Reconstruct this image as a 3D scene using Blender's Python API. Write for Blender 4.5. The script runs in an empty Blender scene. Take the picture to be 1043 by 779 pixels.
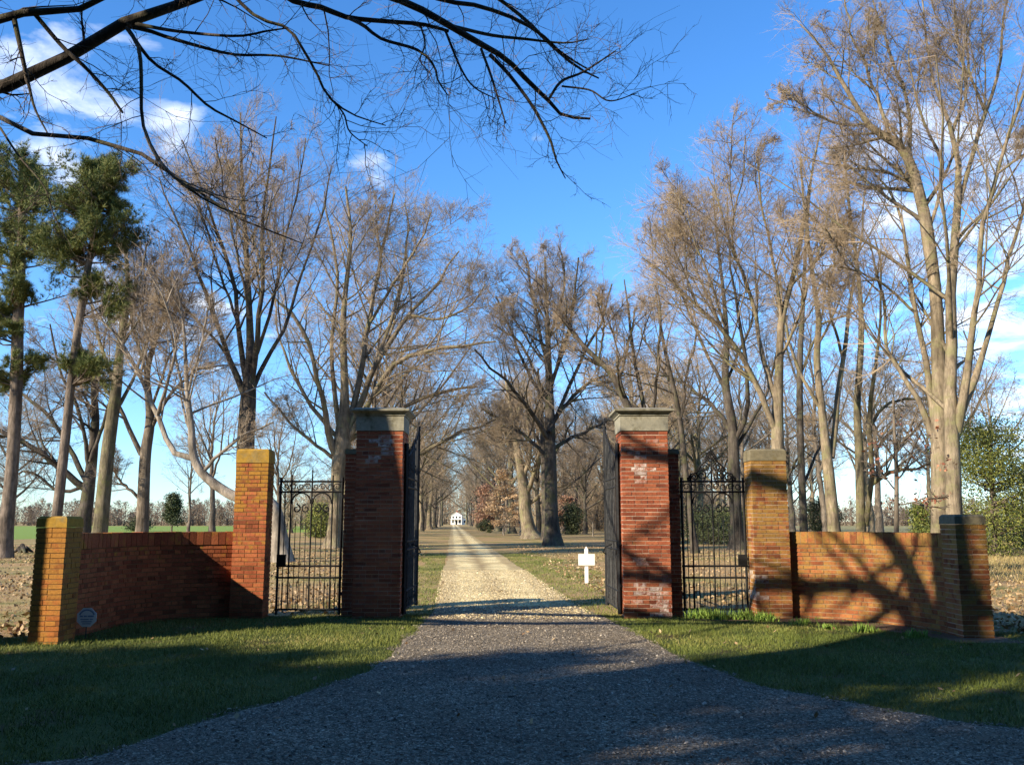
import bpy, math, random
import numpy as np
SC = bpy.context.scene
COL = SC.collection
RNG = np.random.default_rng(7)
random.seed(7)
R = math.radians

# ------------------------------------------------------------------ camera
F = 903.0; PITCH = math.atan(141.5/903.0); CH = 1.6
cP, sP = math.cos(PITCH), math.sin(PITCH)
def at(px, py, D):
    u, v = px-521.5, 389.5-py
    f = cP*F - sP*v; up = sP*F + cP*v
    return np.array([u*D/f, D, CH + up*D/f])
def ground(px, py):
    u, v = px-521.5, 389.5-py
    f = cP*F - sP*v; up = sP*F + cP*v
    D = -CH*f/up
    return np.array([u*D/f, D, 0.0])
cam = bpy.data.cameras.new('camera'); camo = bpy.data.objects.new('camera', cam); COL.objects.link(camo)
camo.location = (0, 0, CH); camo.rotation_euler = (R(90)+PITCH, 0, 0)
cam.sensor_width = 36; cam.lens = 36*F/1043; cam.clip_end = 5000; cam.clip_start = 0.1
SC.camera = camo

# ------------------------------------------------------------------ object helpers
def tag(o, label=None, cat=None, group=None, kind=None):
    if label: o['label'] = label
    if cat: o['category'] = cat
    if group: o['group'] = group
    if kind: o['kind'] = kind
    return o
def empty(name, loc=(0,0,0), rz=0, label=None, cat=None, group=None, kind=None):
    o = bpy.data.objects.new(name, None); COL.objects.link(o)
    o.location = [float(c) for c in loc]; o.rotation_euler = (0, 0, rz); o.empty_display_size = .2
    return tag(o, label, cat, group, kind)

class MB:
    """collects vertices and faces (quads/tris/polys) with per-face material index and tone"""
    def __init__(s): s.v=[]; s.n=0; s.q=[]; s.t=[]; s.qm=[]; s.tm=[]; s.qt=[]; s.tt=[]; s.qw=[]; s.tw=[]
    def add(s, verts, quads=None, tris=None, m=0, tone=None, wash=0.0):
        verts = np.asarray(verts, float).reshape(-1,3)
        for arr, store, sm, st, sw in ((quads, s.q, s.qm, s.qt, s.qw),(tris, s.t, s.tm, s.tt, s.tw)):
            if arr is None: continue
            a = np.asarray(arr, np.int64)
            if len(a)==0: continue
            store.append(a+s.n); sm.append(np.full(len(a), m, np.int32))
            st.append(np.broadcast_to(np.asarray(.5 if tone is None else tone, float), (len(a),)).copy())
            sw.append(np.full(len(a), wash, float))
        s.v.append(verts); s.n += len(verts)
    BQ = np.array([[0,3,2,1],[4,5,6,7],[0,1,5,4],[1,2,6,5],[2,3,7,6],[3,0,4,7]])
    def box(s, x0,x1,y0,y1,z0,z1, m=0, tone=None, wash=0.0):
        v = [(x0,y0,z0),(x1,y0,z0),(x1,y1,z0),(x0,y1,z0),(x0,y0,z1),(x1,y0,z1),(x1,y1,z1),(x0,y1,z1)]
        s.add(v, s.BQ, m=m, tone=tone, wash=wash)
    def obox(s, c, ax, ay, hx, hy, z0, z1, m=0, tone=None, wash=0.0):
        c=np.array(c[:2]); ax=np.array(ax); ay=np.array(ay); v=[]
        for z in (z0,z1):
            for sx,sy in ((-1,-1),(1,-1),(1,1),(-1,1)):
                p=c+ax*hx*sx+ay*hy*sy; v.append((p[0],p[1],z))
        s.add(v, s.BQ, m=m, tone=tone, wash=wash)
    def frustum(s, c, w0, w1, z0, z1, m=0):
        v=[]
        for z,(a,b) in ((z0,w0),(z1,w1)):
            for sx,sy in ((-1,-1),(1,-1),(1,1),(-1,1)): v.append((c[0]+a*sx, c[1]+b*sy, z))
        s.add(v, s.BQ, m=m)
    def bar(s, pts, r, sides=6, m=0):
        pts=np.asarray(pts,float)[None]; r=np.broadcast_to(np.asarray(r,float),(1,pts.shape[1]))
        v,q=tubes(pts, r, sides); s.add(v,q,m=m)
        K=pts.shape[1]
        for b,rev in ((0,True),((K-1)*sides,False)):   # caps as fans
            idx=[b+i for i in range(sides)]; tr=[(idx[0],idx[i],idx[i+1]) for i in range(1,sides-1)]
            if rev: tr=[t[::-1] for t in tr]
            s.t.append(np.array(tr)+s.n-len(v)); s.tm.append(np.full(len(tr),m,np.int32)); s.tt.append(np.full(len(tr),.5)); s.tw.append(np.zeros(len(tr)))
    def build(s, name, mats, parent=None, smooth=False, origin=None):
        me = bpy.data.meshes.new(name)
        V = np.concatenate(s.v) if s.v else np.zeros((0,3))
        if origin is not None: V = V - np.asarray(origin, float)
        Q = np.concatenate(s.q) if s.q else np.zeros((0,4),np.int64)
        T = np.concatenate(s.t) if s.t else np.zeros((0,3),np.int64)
        me.vertices.add(len(V)); me.vertices.foreach_set('co', V.astype(np.float32).ravel())
        L = np.concatenate([Q.ravel(), T.ravel()]).astype(np.int32)
        me.loops.add(len(L)); me.loops.foreach_set('vertex_index', L)
        nq, nt = len(Q), len(T)
        ls = np.concatenate([np.arange(nq)*4, nq*4+np.arange(nt)*3]).astype(np.int32)
        me.polygons.add(nq+nt); me.polygons.foreach_set('loop_start', ls)
        me.polygons.foreach_set('material_index', np.concatenate(s.qm+s.tm).astype(np.int32))
        me.polygons.foreach_set('use_smooth', np.full(nq+nt, bool(smooth)))
        a = me.attributes.new('tone','FLOAT','FACE'); a.data.foreach_set('value', np.concatenate(s.qt+s.tt).astype(np.float32))
        w = np.concatenate(s.qw+s.tw)
        if w.any():
            b = me.attributes.new('wash','FLOAT','FACE'); b.data.foreach_set('value', w.astype(np.float32))
        me.update(calc_edges=True)
        if not isinstance(mats,(list,tuple)): mats=[mats]
        for m_ in mats: me.materials.append(m_)
        o = bpy.data.objects.new(name, me); COL.objects.link(o)
        if parent is not None: o.parent = parent
        return o

class Pieces:
    def __init__(s): s.l=[]
    def bar(s,*a): m=MB(); m.bar(*a); s.l.append(m)
    def box(s,*a): m=MB(); m.box(*a); s.l.append(m)
    def build(s,name,mats,parent,origin=None):
        for m in s.l: m.build(name,mats,parent,origin=origin)
def nrm(a): return a/np.maximum(np.linalg.norm(a,axis=-1,keepdims=True),1e-9)
def tubes(P, Rd, S):
    N,K,_ = P.shape
    T = np.empty_like(P); T[:,1:-1]=P[:,2:]-P[:,:-2]; T[:,0]=P[:,1]-P[:,0]; T[:,-1]=P[:,-1]-P[:,-2]; T=nrm(T)
    mean = nrm(P[:,-1]-P[:,0])
    ref = np.where((np.abs(mean[:,2])<.75)[:,None], np.array([0,0,1.]), np.array([1.,0.02,0]))[:,None,:]
    U = nrm(np.cross(T, ref)); W = np.cross(T, U)
    a = np.arange(S)*2*np.pi/S
    ring = P[:,:,None,:] + Rd[:,:,None,None]*(np.cos(a)[None,None,:,None]*U[:,:,None,:]+np.sin(a)[None,None,:,None]*W[:,:,None,:])
    V = ring.reshape(-1,3)
    n,k,s_ = np.meshgrid(np.arange(N),np.arange(K-1),np.arange(S),indexing='ij')
    b = (n*K+k)*S; s2=(s_+1)%S
    Q = np.stack([b+s_, b+s2, b+S+s2, b+S+s_],-1).reshape(-1,4)
    return V,Q
def cones(P0,P1,r):
    N=len(P0); T=nrm(P1-P0)
    ref=np.where((np.abs(T[:,2])<.8)[:,None],np.array([0,0,1.]),np.array([1.,0,0]))
    U=nrm(np.cross(T,ref)); W=np.cross(T,U)
    a=np.arange(3)*2*np.pi/3
    ring=P0[:,None]+r[:,None,None]*(np.cos(a)[None,:,None]*U[:,None]+np.sin(a)[None,:,None]*W[:,None])
    V=np.concatenate([ring,P1[:,None]],1).reshape(-1,3)
    b=np.arange(N)[:,None]*4
    Tt=np.stack([np.concatenate([b+i,b+(i+1)%3,b+3],1) for i in range(3)],1).reshape(-1,3)
    return V,Tt

# ------------------------------------------------------------------ materials
def mat(name):
    m=bpy.data.materials.new(name); m.use_nodes=True; nt=m.node_tree
    return m, nt, nt.nodes['Principled BSDF']
def nd(nt,t,**k):
    n=nt.nodes.new(t)
    for a,b in k.items():
        if a in n.inputs.keys() if not hasattr(n,a) else False: n.inputs[a].default_value=b
        else: setattr(n,a,b)
    return n
def noise(nt, scale, detail=4, rough=.6, vec=None, dist=0):
    n=nt.nodes.new('ShaderNodeTexNoise'); n.inputs['Scale'].default_value=scale; n.inputs['Detail'].default_value=detail
    n.inputs['Roughness'].default_value=rough; n.inputs['Distortion'].default_value=dist
    if vec is not None: nt.links.new(vec, n.inputs['Vector'])
    return n.outputs['Fac']
def ramp(nt, fac, stops):
    n=nt.nodes.new('ShaderNodeValToRGB'); nt.links.new(fac, n.inputs[0]); e=n.color_ramp.elements
    while len(e)<len(stops): e.new(.5)
    for el,(p,c) in zip(e,stops): el.position=p; el.color=(c,c,c,1) if isinstance(c,(int,float)) else (*c,1)
    return n.outputs['Color']
def mix(nt, fac, a, b, typ='MIX'):
    n=nt.nodes.new('ShaderNodeMix'); n.data_type='RGBA'; n.blend_type=typ
    for sock,val in ((n.inputs[0],fac),(n.inputs[6],a),(n.inputs[7],b)):
        if isinstance(val,(int,float)): sock.default_value = val if sock.type=='VALUE' else (val,val,val,1)
        elif isinstance(val,tuple): sock.default_value=(*val,1)
        else: nt.links.new(val,sock)
    return n.outputs[2]
def mth(nt, op, a, b=None, clamp=False):
    n=nt.nodes.new('ShaderNodeMath'); n.operation=op; n.use_clamp=clamp
    for i,val in enumerate((a,b)):
        if val is None: continue
        if isinstance(val,(int,float)): n.inputs[i].default_value=val
        else: nt.links.new(val,n.inputs[i])
    return n.outputs[0]
def geo(nt): return nt.nodes.new('ShaderNodeNewGeometry').outputs['Position']
def objc(nt): return nt.nodes.new('ShaderNodeTexCoord').outputs['Object']
def attr(nt,name):
    n=nt.nodes.new('ShaderNodeAttribute'); n.attribute_name=name; return n.outputs['Fac']
def bump(nt, bs, h, strength=.5, dist=.02):
    n=nt.nodes.new('ShaderNodeBump'); n.inputs['Strength'].default_value=strength; n.inputs['Distance'].default_value=dist
    nt.links.new(h,n.inputs['Height']); nt.links.new(n.outputs[0],bs.inputs['Normal'])
def sepz(nt, v, i=2):
    n=nt.nodes.new('ShaderNodeSeparateXYZ'); nt.links.new(v,n.inputs[0]); return n.outputs[i]
def base(nt,bs,c): 
    if isinstance(c,tuple): bs.inputs['Base Color'].default_value=(*c,1)
    else: nt.links.new(c,bs.inputs['Base Color'])

def m_simple(name,c,rough=.7,var=.25,scale=8,metal=0,bs_=0.0,spec=.3):
    m,nt,b=mat(name); p=objc(nt); n=noise(nt,scale,5,.65,p)
    lo=tuple(x*(1-var) for x in c); hi=tuple(min(1,x*(1+var)) for x in c)
    base(nt,b,ramp(nt,n,[(.3,lo),(.7,hi)])); b.inputs['Roughness'].default_value=rough; b.inputs['Metallic'].default_value=metal
    b.inputs['Specular IOR Level'].default_value=spec
    if bs_: bump(nt,b,n,bs_,.02)
    return m

def m_brick(name, lo, mid, hi, lichen, lich_amt, lich_z=None, grime=.35):
    m,nt,b=mat(name); p=geo(nt); t=attr(nt,'tone'); w=attr(nt,'wash')
    c=ramp(nt,t,[(0,tuple(x*.5+y*.5 for x,y in zip(lo,mid))),(.07,tuple(x*.45+y*.55 for x,y in zip(lo,mid))),(.14,mid),(.6,tuple((x+y)/2 for x,y in zip(mid,hi))),(1,hi)])
    n1=noise(nt,38,5,.7,p); c=mix(nt,1,c,ramp(nt,n1,[(.25,.62),(.75,1.25)]),'MULTIPLY')
    n2=noise(nt,1.7,4,.65,p); c=mix(nt,grime,c,ramp(nt,n2,[(.35,.45),(.65,1.1)]),'MULTIPLY')
    n3=noise(nt,5.5,5,.7,p); z=sepz(nt,p)
    f=mth(nt,'ADD',n3, mth(nt,'MULTIPLY',t,.12))
    if lich_z is not None:
        f=mth(nt,'ADD',f, mth(nt,'MULTIPLY', mth(nt,'SUBTRACT',z,lich_z[0]), lich_z[1]))
    f=ramp(nt,f,[(.56-lich_amt*.25,0),(.70-lich_amt*.2,1)])
    lc=ramp(nt,n1,[(.3,tuple(x*.6 for x in lichen)),(.7,lichen)])
    c=mix(nt,mth(nt,'MULTIPLY',f,.85),c,lc)
    c=mix(nt,mth(nt,'MULTIPLY',w,ramp(nt,noise(nt,13,6,.75,p),[(.40,0),(.60,1)])),c,(.66,.6,.54))
    base(nt,b,c); b.inputs['Roughness'].default_value=.9; b.inputs['Specular IOR Level'].default_value=.15
    bump(nt,b,n1,.6,.006)
    return m
def m_mortar(name,c):
    m,nt,b=mat(name); p=geo(nt); n=noise(nt,30,5,.7,p); n2=noise(nt,2,3,.6,p)
    k=mix(nt,1,ramp(nt,n,[(.3,tuple(x*.7 for x in c)),(.7,c)]),ramp(nt,n2,[(.35,.6),(.65,1.1)]),'MULTIPLY')
    base(nt,b,k); b.inputs['Roughness'].default_value=.95; b.inputs['Specular IOR Level'].default_value=.1; bump(nt,b,n,.6,.006); return m
BRICK_R=m_brick('brick_red',(.085,.03,.02),(.27,.072,.036),(.41,.13,.06),(.30,.15,.04),-.55)
BRICK_RW=m_brick('brick_weathered_orange',(.10,.04,.02),(.27,.085,.034),(.40,.15,.055),(.36,.21,.055),.32,(1.0,.06))
BRICK_L=m_brick('brick_lichen',(.10,.04,.018),(.29,.078,.034),(.44,.14,.055),(.42,.22,.035),.05,(1.55,.15),grime=.4)
BRICK_E=m_brick('brick_lichen_end',(.13,.06,.02),(.36,.12,.035),(.46,.19,.045),(.42,.205,.045),.6,(.9,.16),grime=.4)
MORT=m_mortar('mortar',(.60,.46,.34)); MORTD=m_mortar('mortar_dark',(.26,.15,.07))
def m_cement(name,c,lich,amt):
    m,nt,b=mat(name); p=geo(nt); n=noise(nt,14,6,.7,p); n2=noise(nt,4,5,.7,p)
    k=mix(nt,ramp(nt,n2,[(.62-amt*.4,0),(.75-amt*.3,.85)]),ramp(nt,n,[(.3,tuple(x*.6 for x in c)),(.7,c)]),ramp(nt,n,[(.3,tuple(x*.6 for x in lich)),(.7,lich)]))
    base(nt,b,k); b.inputs['Roughness'].default_value=.9; b.inputs['Specular IOR Level'].default_value=.15; bump(nt,b,n,.5,.01); return m
CEM_L=m_cement('cement_lichen',(.26,.21,.11),(.44,.25,.03),.9)
CEM_R=m_cement('cement_grey',(.22,.19,.12),(.20,.15,.05),.2)
STONE=m_cement('cap_stone',(.33,.31,.235),(.13,.11,.05),.18)
IRON=m_simple('black_iron',(.015,.015,.015),.7,.4,30,0,.2,.2)
IRONW=m_simple('weathered_iron',(.045,.045,.043),.75,.5,12,0,.3,.2)
WHITE=m_simple('white_paint',(.8,.78,.72),.5,.04,3)
HWHITE=m_simple('house_white',(.82,.8,.7),.6,.05,1)

def m_bark(name,c,scale=6,moss=None,var=.45):
    m,nt,b=mat(name); p=objc(nt)
    mp=nt.nodes.new('ShaderNodeMapping'); mp.inputs['Scale'].default_value=(1,1,.22); nt.links.new(p,mp.inputs[0])
    n=noise(nt,scale,6,.7,mp.outputs[0],.4); n2=noise(nt,.9,4,.6,p)
    k=ramp(nt,n,[(.38,tuple(x*(1-var) for x in c)),(.62,tuple(x*(1+var*.5) for x in c))])
    k=mix(nt,.9,k,ramp(nt,n2,[(.38,.55),(.62,1.15)]),'MULTIPLY')
    if moss: k=mix(nt,ramp(nt,noise(nt,1.6,5,.7,p),[(.5,0),(.62,.7)]),k,moss)
    base(nt,b,k); b.inputs['Roughness'].default_value=.95; b.inputs['Specular IOR Level'].default_value=.1
    bump(nt,b,n,1,.05); return m
BARK_G=m_bark('bark_grey',(.19,.155,.115)); BARK_T=m_bark('bark_tan',(.25,.20,.135),7,(.20,.19,.09))
BARK_P=m_bark('bark_pale',(.30,.255,.20),5); BARK_D=m_bark('bark_dark',(.095,.08,.065),7,(.10,.10,.05))
BARK_M=m_bark('bark_mossy',(.17,.145,.095),7,(.15,.15,.06)); BARK_PINE=m_bark('bark_pine',(.19,.15,.115),9)
def m_twig(name,c,c2):
    m,nt,b=mat(name); p=objc(nt); n=noise(nt,.55,4,.6,p)
    base(nt,b,ramp(nt,n,[(.35,c),(.65,c2)])); b.inputs['Roughness'].default_value=.9; b.inputs['Specular IOR Level'].default_value=.1; return m
TW_T=m_twig('twigs_tan',(.24,.19,.14),(.36,.27,.165)); TW_G=m_twig('twigs_grey',(.16,.13,.10),(.25,.19,.135))
TW_P=m_twig('twigs_pale',(.27,.21,.15),(.35,.27,.18)); TW_D=m_twig('twigs_dark',(.10,.08,.065),(.2,.15,.11))
def m_leaf(name, stops, trans=.0, rough=.6):
    m,nt,b=mat(name); t=attr(nt,'tone'); base(nt,b,ramp(nt,t,stops)); b.inputs['Roughness'].default_value=rough; b.inputs['Specular IOR Level'].default_value=.25
    return m
NEEDLE=m_leaf('pine_needles',[(0,(.05,.075,.02)),(.5,(.11,.14,.035)),(1,(.30,.28,.09))])
HOLLY=m_leaf('evergreen_leaves',[(0,(.05,.075,.018)),(.5,(.12,.14,.03)),(1,(.26,.25,.05))])
CEDAR=m_leaf('cedar_leaves',[(0,(.03,.04,.018)),(1,(.07,.08,.03))])
BEECH=m_leaf('beech_leaves',[(0,(.40,.25,.13)),(.5,(.55,.37,.20)),(1,(.66,.48,.29))])
RUSSET=m_leaf('russet_leaves',[(0,(.17,.09,.06)),(1,(.33,.19,.12))])
REDL=m_leaf('red_leaves',[(0,(.20,.07,.045)),(1,(.36,.17,.09))])
LITTER=m_leaf('litter_leaves',[(0,(.17,.10,.045)),(.4,(.30,.195,.095)),(.8,(.42,.29,.15)),(1,(.5,.38,.22))])
GRASS=m_leaf('grass_blades',[(0,(.06,.085,.014)),(.5,(.13,.16,.03)),(.8,(.22,.22,.05)),(1,(.42,.34,.14))])
DRYG=m_leaf('dry_grass',[(0,(.16,.13,.05)),(1,(.4,.31,.13))])
PLANTL=m_leaf('bulb_leaves',[(0,(.12,.22,.03)),(1,(.28,.38,.07))])
PEB=m_leaf('pebbles',[(0,(.065,.052,.037)),(.5,(.175,.145,.105)),(.85,(.30,.25,.185)),(1,(.5,.43,.33))])
PEBT=m_leaf('pebbles_tan',[(0,(.34,.26,.13)),(.6,(.58,.46,.24)),(1,(.75,.63,.4))])

# ground materials
def m_ground():
    m,nt,b=mat('park_ground'); p=geo(nt)
    n1=noise(nt,.22,5,.62,p); n2=noise(nt,2.3,6,.7,p); n3=noise(nt,14,5,.75,p)
    litter=ramp(nt,n3,[(.28,(.20,.12,.05)),(.5,(.38,.25,.12)),(.75,(.50,.36,.19))])
    tan=ramp(nt,n3,[(.28,(.27,.20,.08)),(.75,(.48,.37,.17))])
    green=ramp(nt,n3,[(.28,(.06,.08,.018)),(.75,(.15,.16,.04))])
    c=mix(nt,ramp(nt,n1,[(.42,0),(.58,1)]),litter,tan)
    g=mth(nt,'ADD',mth(nt,'MULTIPLY',n1,.6),mth(nt,'MULTIPLY',n2,.4))
    c=mix(nt,ramp(nt,g,[(.5,0),(.58,.75)]),c,green)
    base(nt,b,c); b.inputs['Roughness'].default_value=.95; b.inputs['Specular IOR Level'].default_value=.1; bump(nt,b,n3,.8,.05); return m
def m_lawn(name='lawn_soil',a=(.05,.07,.018),c2=(.11,.12,.03),brown=(.14,.10,.05),k=.55):
    m,nt,b=mat(name); p=geo(nt); n1=noise(nt,1.1,5,.65,p); n3=noise(nt,22,5,.75,p)
    c=mix(nt,ramp(nt,n1,[(k,0),(k+.12,1)]),ramp(nt,n3,[(.3,a),(.7,c2)]),ramp(nt,n3,[(.3,tuple(x*.6 for x in brown)),(.7,brown)]))
    base(nt,b,c); b.inputs['Roughness'].default_value=.95; b.inputs['Specular IOR Level'].default_value=.1; bump(nt,b,n3,.8,.04); return m
def m_gravel(name,dark,mid,light,track=False):
    m,nt,b=mat(name); p=geo(nt)
    v=nt.nodes.new('ShaderNodeTexVoronoi'); v.inputs['Scale'].default_value=55; nt.links.new(p,v.inputs['Vector'])
    sx=sepz(nt,v.outputs['Color'],0); n1=noise(nt,.8,5,.6,p); n2=noise(nt,70,3,.6,p)
    c=ramp(nt,sx,[(0,dark),(.55,mid),(.9,light),(1,tuple(min(1,x*1.7) for x in light))])
    c=mix(nt,1,c,ramp(nt,n1,[(.32,.66),(.68,1.2)]),'MULTIPLY')
    c=mix(nt,ramp(nt,noise(nt,.45,6,.7,p),[(.52,0),(.66,.55)]),c,(.15,.105,.06) if not track else (.34,.24,.11))
    if track:
        # two wheel tracks run with the drive; the crown between them is browner
        X=sepz(nt,p,0); Y=sepz(nt,p,1); u=mth(nt,'ADD',X,mth(nt,'MULTIPLY',Y,.0665))
        u=mth(nt,'ADD',u,mth(nt,'MULTIPLY',mth(nt,'SUBTRACT',noise(nt,.35,4,.6,p),.5),.7))
        d=mth(nt,'ABSOLUTE',mth(nt,'SUBTRACT',u,1.05))
        c=mix(nt,ramp(nt,mth(nt,'ADD',d,mth(nt,'MULTIPLY',mth(nt,'SUBTRACT',n1,.5),.6)),[(.0,.8),(.30,.25),(.45,.0),(.85,.0),(1.3,.6)]),c,(.26,.18,.085))
    base(nt,b,c); b.inputs['Roughness'].default_value=.9; b.inputs['Specular IOR Level'].default_value=.2
    h=mth(nt,'ADD',v.outputs['Distance'],mth(nt,'MULTIPLY',n2,.4)); bump(nt,b,h,.9,.012); return m
M_GROUND=m_ground(); M_LAWN=m_lawn()
M_GRAV=m_gravel('gravel_grey',(.08,.064,.043),(.18,.15,.105),(.31,.26,.185))
M_SAND=m_gravel('gravel_sand',(.52,.40,.18),(.76,.60,.285),(.84,.71,.41),True)
M_FIELDG=m_lawn('field_green',(.17,.24,.05),(.22,.30,.065),(.26,.27,.10),.68)
M_FIELDT=m_lawn('field_tan',(.20,.19,.08),(.30,.27,.12),(.34,.25,.12),.5)

# ------------------------------------------------------------------ trees
def grow(P,Rd,n,t0,t1,ang,asd,L,Lsd,prof,rr,K,up,wob,rmin,taper=.25,absL=False):
    N,K0,_=P.shape; seg=P[:,1:]-P[:,:-1]; plen=np.linalg.norm(seg,axis=2).sum(1)
    t=(np.arange(n)[None,:]+RNG.random((N,n)))/n*(t1-t0)+t0
    f=t*(K0-1); i=np.minimum(f.astype(int),K0-2); fr=(f-i)
    rows=np.arange(N)[:,None]
    B=P[rows,i]*(1-fr[...,None])+P[rows,i+1]*fr[...,None]
    T=nrm(seg[rows,i]); r=Rd[rows,i]*(1-fr)+Rd[rows,i+1]*fr
    M=N*n; B=B.reshape(M,3); T=T.reshape(M,3); r=r.ravel(); tt=t.ravel()
    ln=(np.repeat(plen,n) if not absL else 1.0)*L*prof(tt)*np.exp(RNG.normal(0,Lsd,M))
    a=R(1)*(ang+RNG.normal(0,asd,M)); perp=nrm(np.cross(T,RNG.normal(0,1,(M,3))))
    d=np.cos(a)[:,None]*T+np.sin(a)[:,None]*perp
    C=np.empty((M,K,3)); C[:,0]=B; step=(ln/(K-1))[:,None]
    for k in range(1,K):
        d=d+np.array([0,0,up/(K-1)])+RNG.normal(0,wob,(M,3)); d=nrm(d)
        C[:,k]=C[:,k-1]+d*step
    r0=np.maximum(r*rr,rmin); q=np.linspace(0,1,K)[None,:]
    RR=np.maximum(r0[:,None]*(1-(1-taper)*q), rmin*.5)
    return C,RR
def catmull(pts,K):
    pts=np.asarray(pts,float)
    if len(pts)==2: 
        s=np.linspace(0,1,K)[:,None]; return pts[0]*(1-s)+pts[1]*s
    p=np.vstack([2*pts[0]-pts[1],pts,2*pts[-1]-pts[-2]])
    d=np.concatenate([[0],np.cumsum(np.linalg.norm(np.diff(pts[:,:3],axis=0),axis=1))])
    out=[]
    for s in np.linspace(0,d[-1],K):
        i=min(np.searchsorted(d,s,'right')-1,len(pts)-2); t=(s-d[i])/max(d[i+1]-d[i],1e-6)
        a,b,c,e=p[i],p[i+1],p[i+2],p[i+3]
        out.append(.5*((2*b)+(-a+c)*t+(2*a-5*b+4*c-e)*t*t+(-a+3*b-3*c+e)*t**3))
    return np.array(out)
one=lambda t: np.ones_like(t)
def envelope(LP,f=1.0):
    tips=LP[:,-1]; c=np.median(tips[:,:2],axis=0) if len(tips)>3 else tips[:,:2].mean(0)
    a=np.percentile(np.linalg.norm(tips[:,:2]-c,axis=1),85)*1.06*f; zt=tips[:,2].max()+.25; cz=zt*.56
    def dist(q):
        z=np.maximum(q[:,2]-cz,0)/(zt-cz); return np.sqrt(((q[:,:2]-c)**2).sum(1)/a**2+z*z)
    k=max(1.0,np.percentile(dist(tips),90)*1.02)
    def inside(P,pad=1.0):
        e_=dist(P[:,-1])/k; s_=dist(P[:,0])/k
        return (e_<pad+RNG.normal(0,.03,len(P)))|(e_<s_*1.05+.015)
    return inside
def twigging(limbP,limbR,trunkMB,crownMB,dens=1.0,scale=1.0,up=.25,tw=.010,L1=(11,.42),L2=(8,.46),L3=(7,.58),L4=4,t0=.24,wob=.10,ang=46,env=None):
    cut=(lambda P,R_,pad: (P,R_)) if env is None else (lambda P,R_,pad: (lambda k:(P[k],R_[k]))(env(P,pad)))
    """adds branches (to the trunk mesh) and the twig levels (to the crown mesh)"""
    tw=tw*.50; pr=lambda t: 1.15-.75*t
    A,AR=grow(limbP,limbR,int(round(L1[0]*dens)),t0,.98,ang,12,L1[1],.25,pr,.42,6,up,wob,.016*scale); A,AR=cut(A,AR,1.08)
    v,q=tubes(A,AR,4); trunkMB.add(v,q)
    A2,AR2=np.concatenate([A[:, :]],0),AR
    B,BR=grow(A2,AR2,int(round(L2[0]*dens)),.22,1.0,ang,13,L2[1],.25,pr,.5,5,up,wob,.009*scale); B,BR=cut(B,BR,1.04)
    v,q=tubes(B,BR,3); crownMB.add(v,q)
    C,CR=grow(B,BR,int(round(L3[0]*dens)),.15,1.0,42,14,L3[1],.25,lambda t:1.1-.4*t,.7,3,up*.8,wob,tw); C,CR=cut(C,CR,1.04)
    v,q=tubes(C,np.maximum(CR,tw*.7),3); crownMB.add(v,q)
    if L4:
        D,DR=grow(C,CR,L4,.2,1.0,40,14,.62,.25,one,.8,2,up*.5,wob,tw*.8); D,DR=cut(D,DR,1.06)
        v,t=cones(D[:,0],D[:,1],np.full(len(D),tw*.75)); crownMB.add(v,tris=t)

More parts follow.
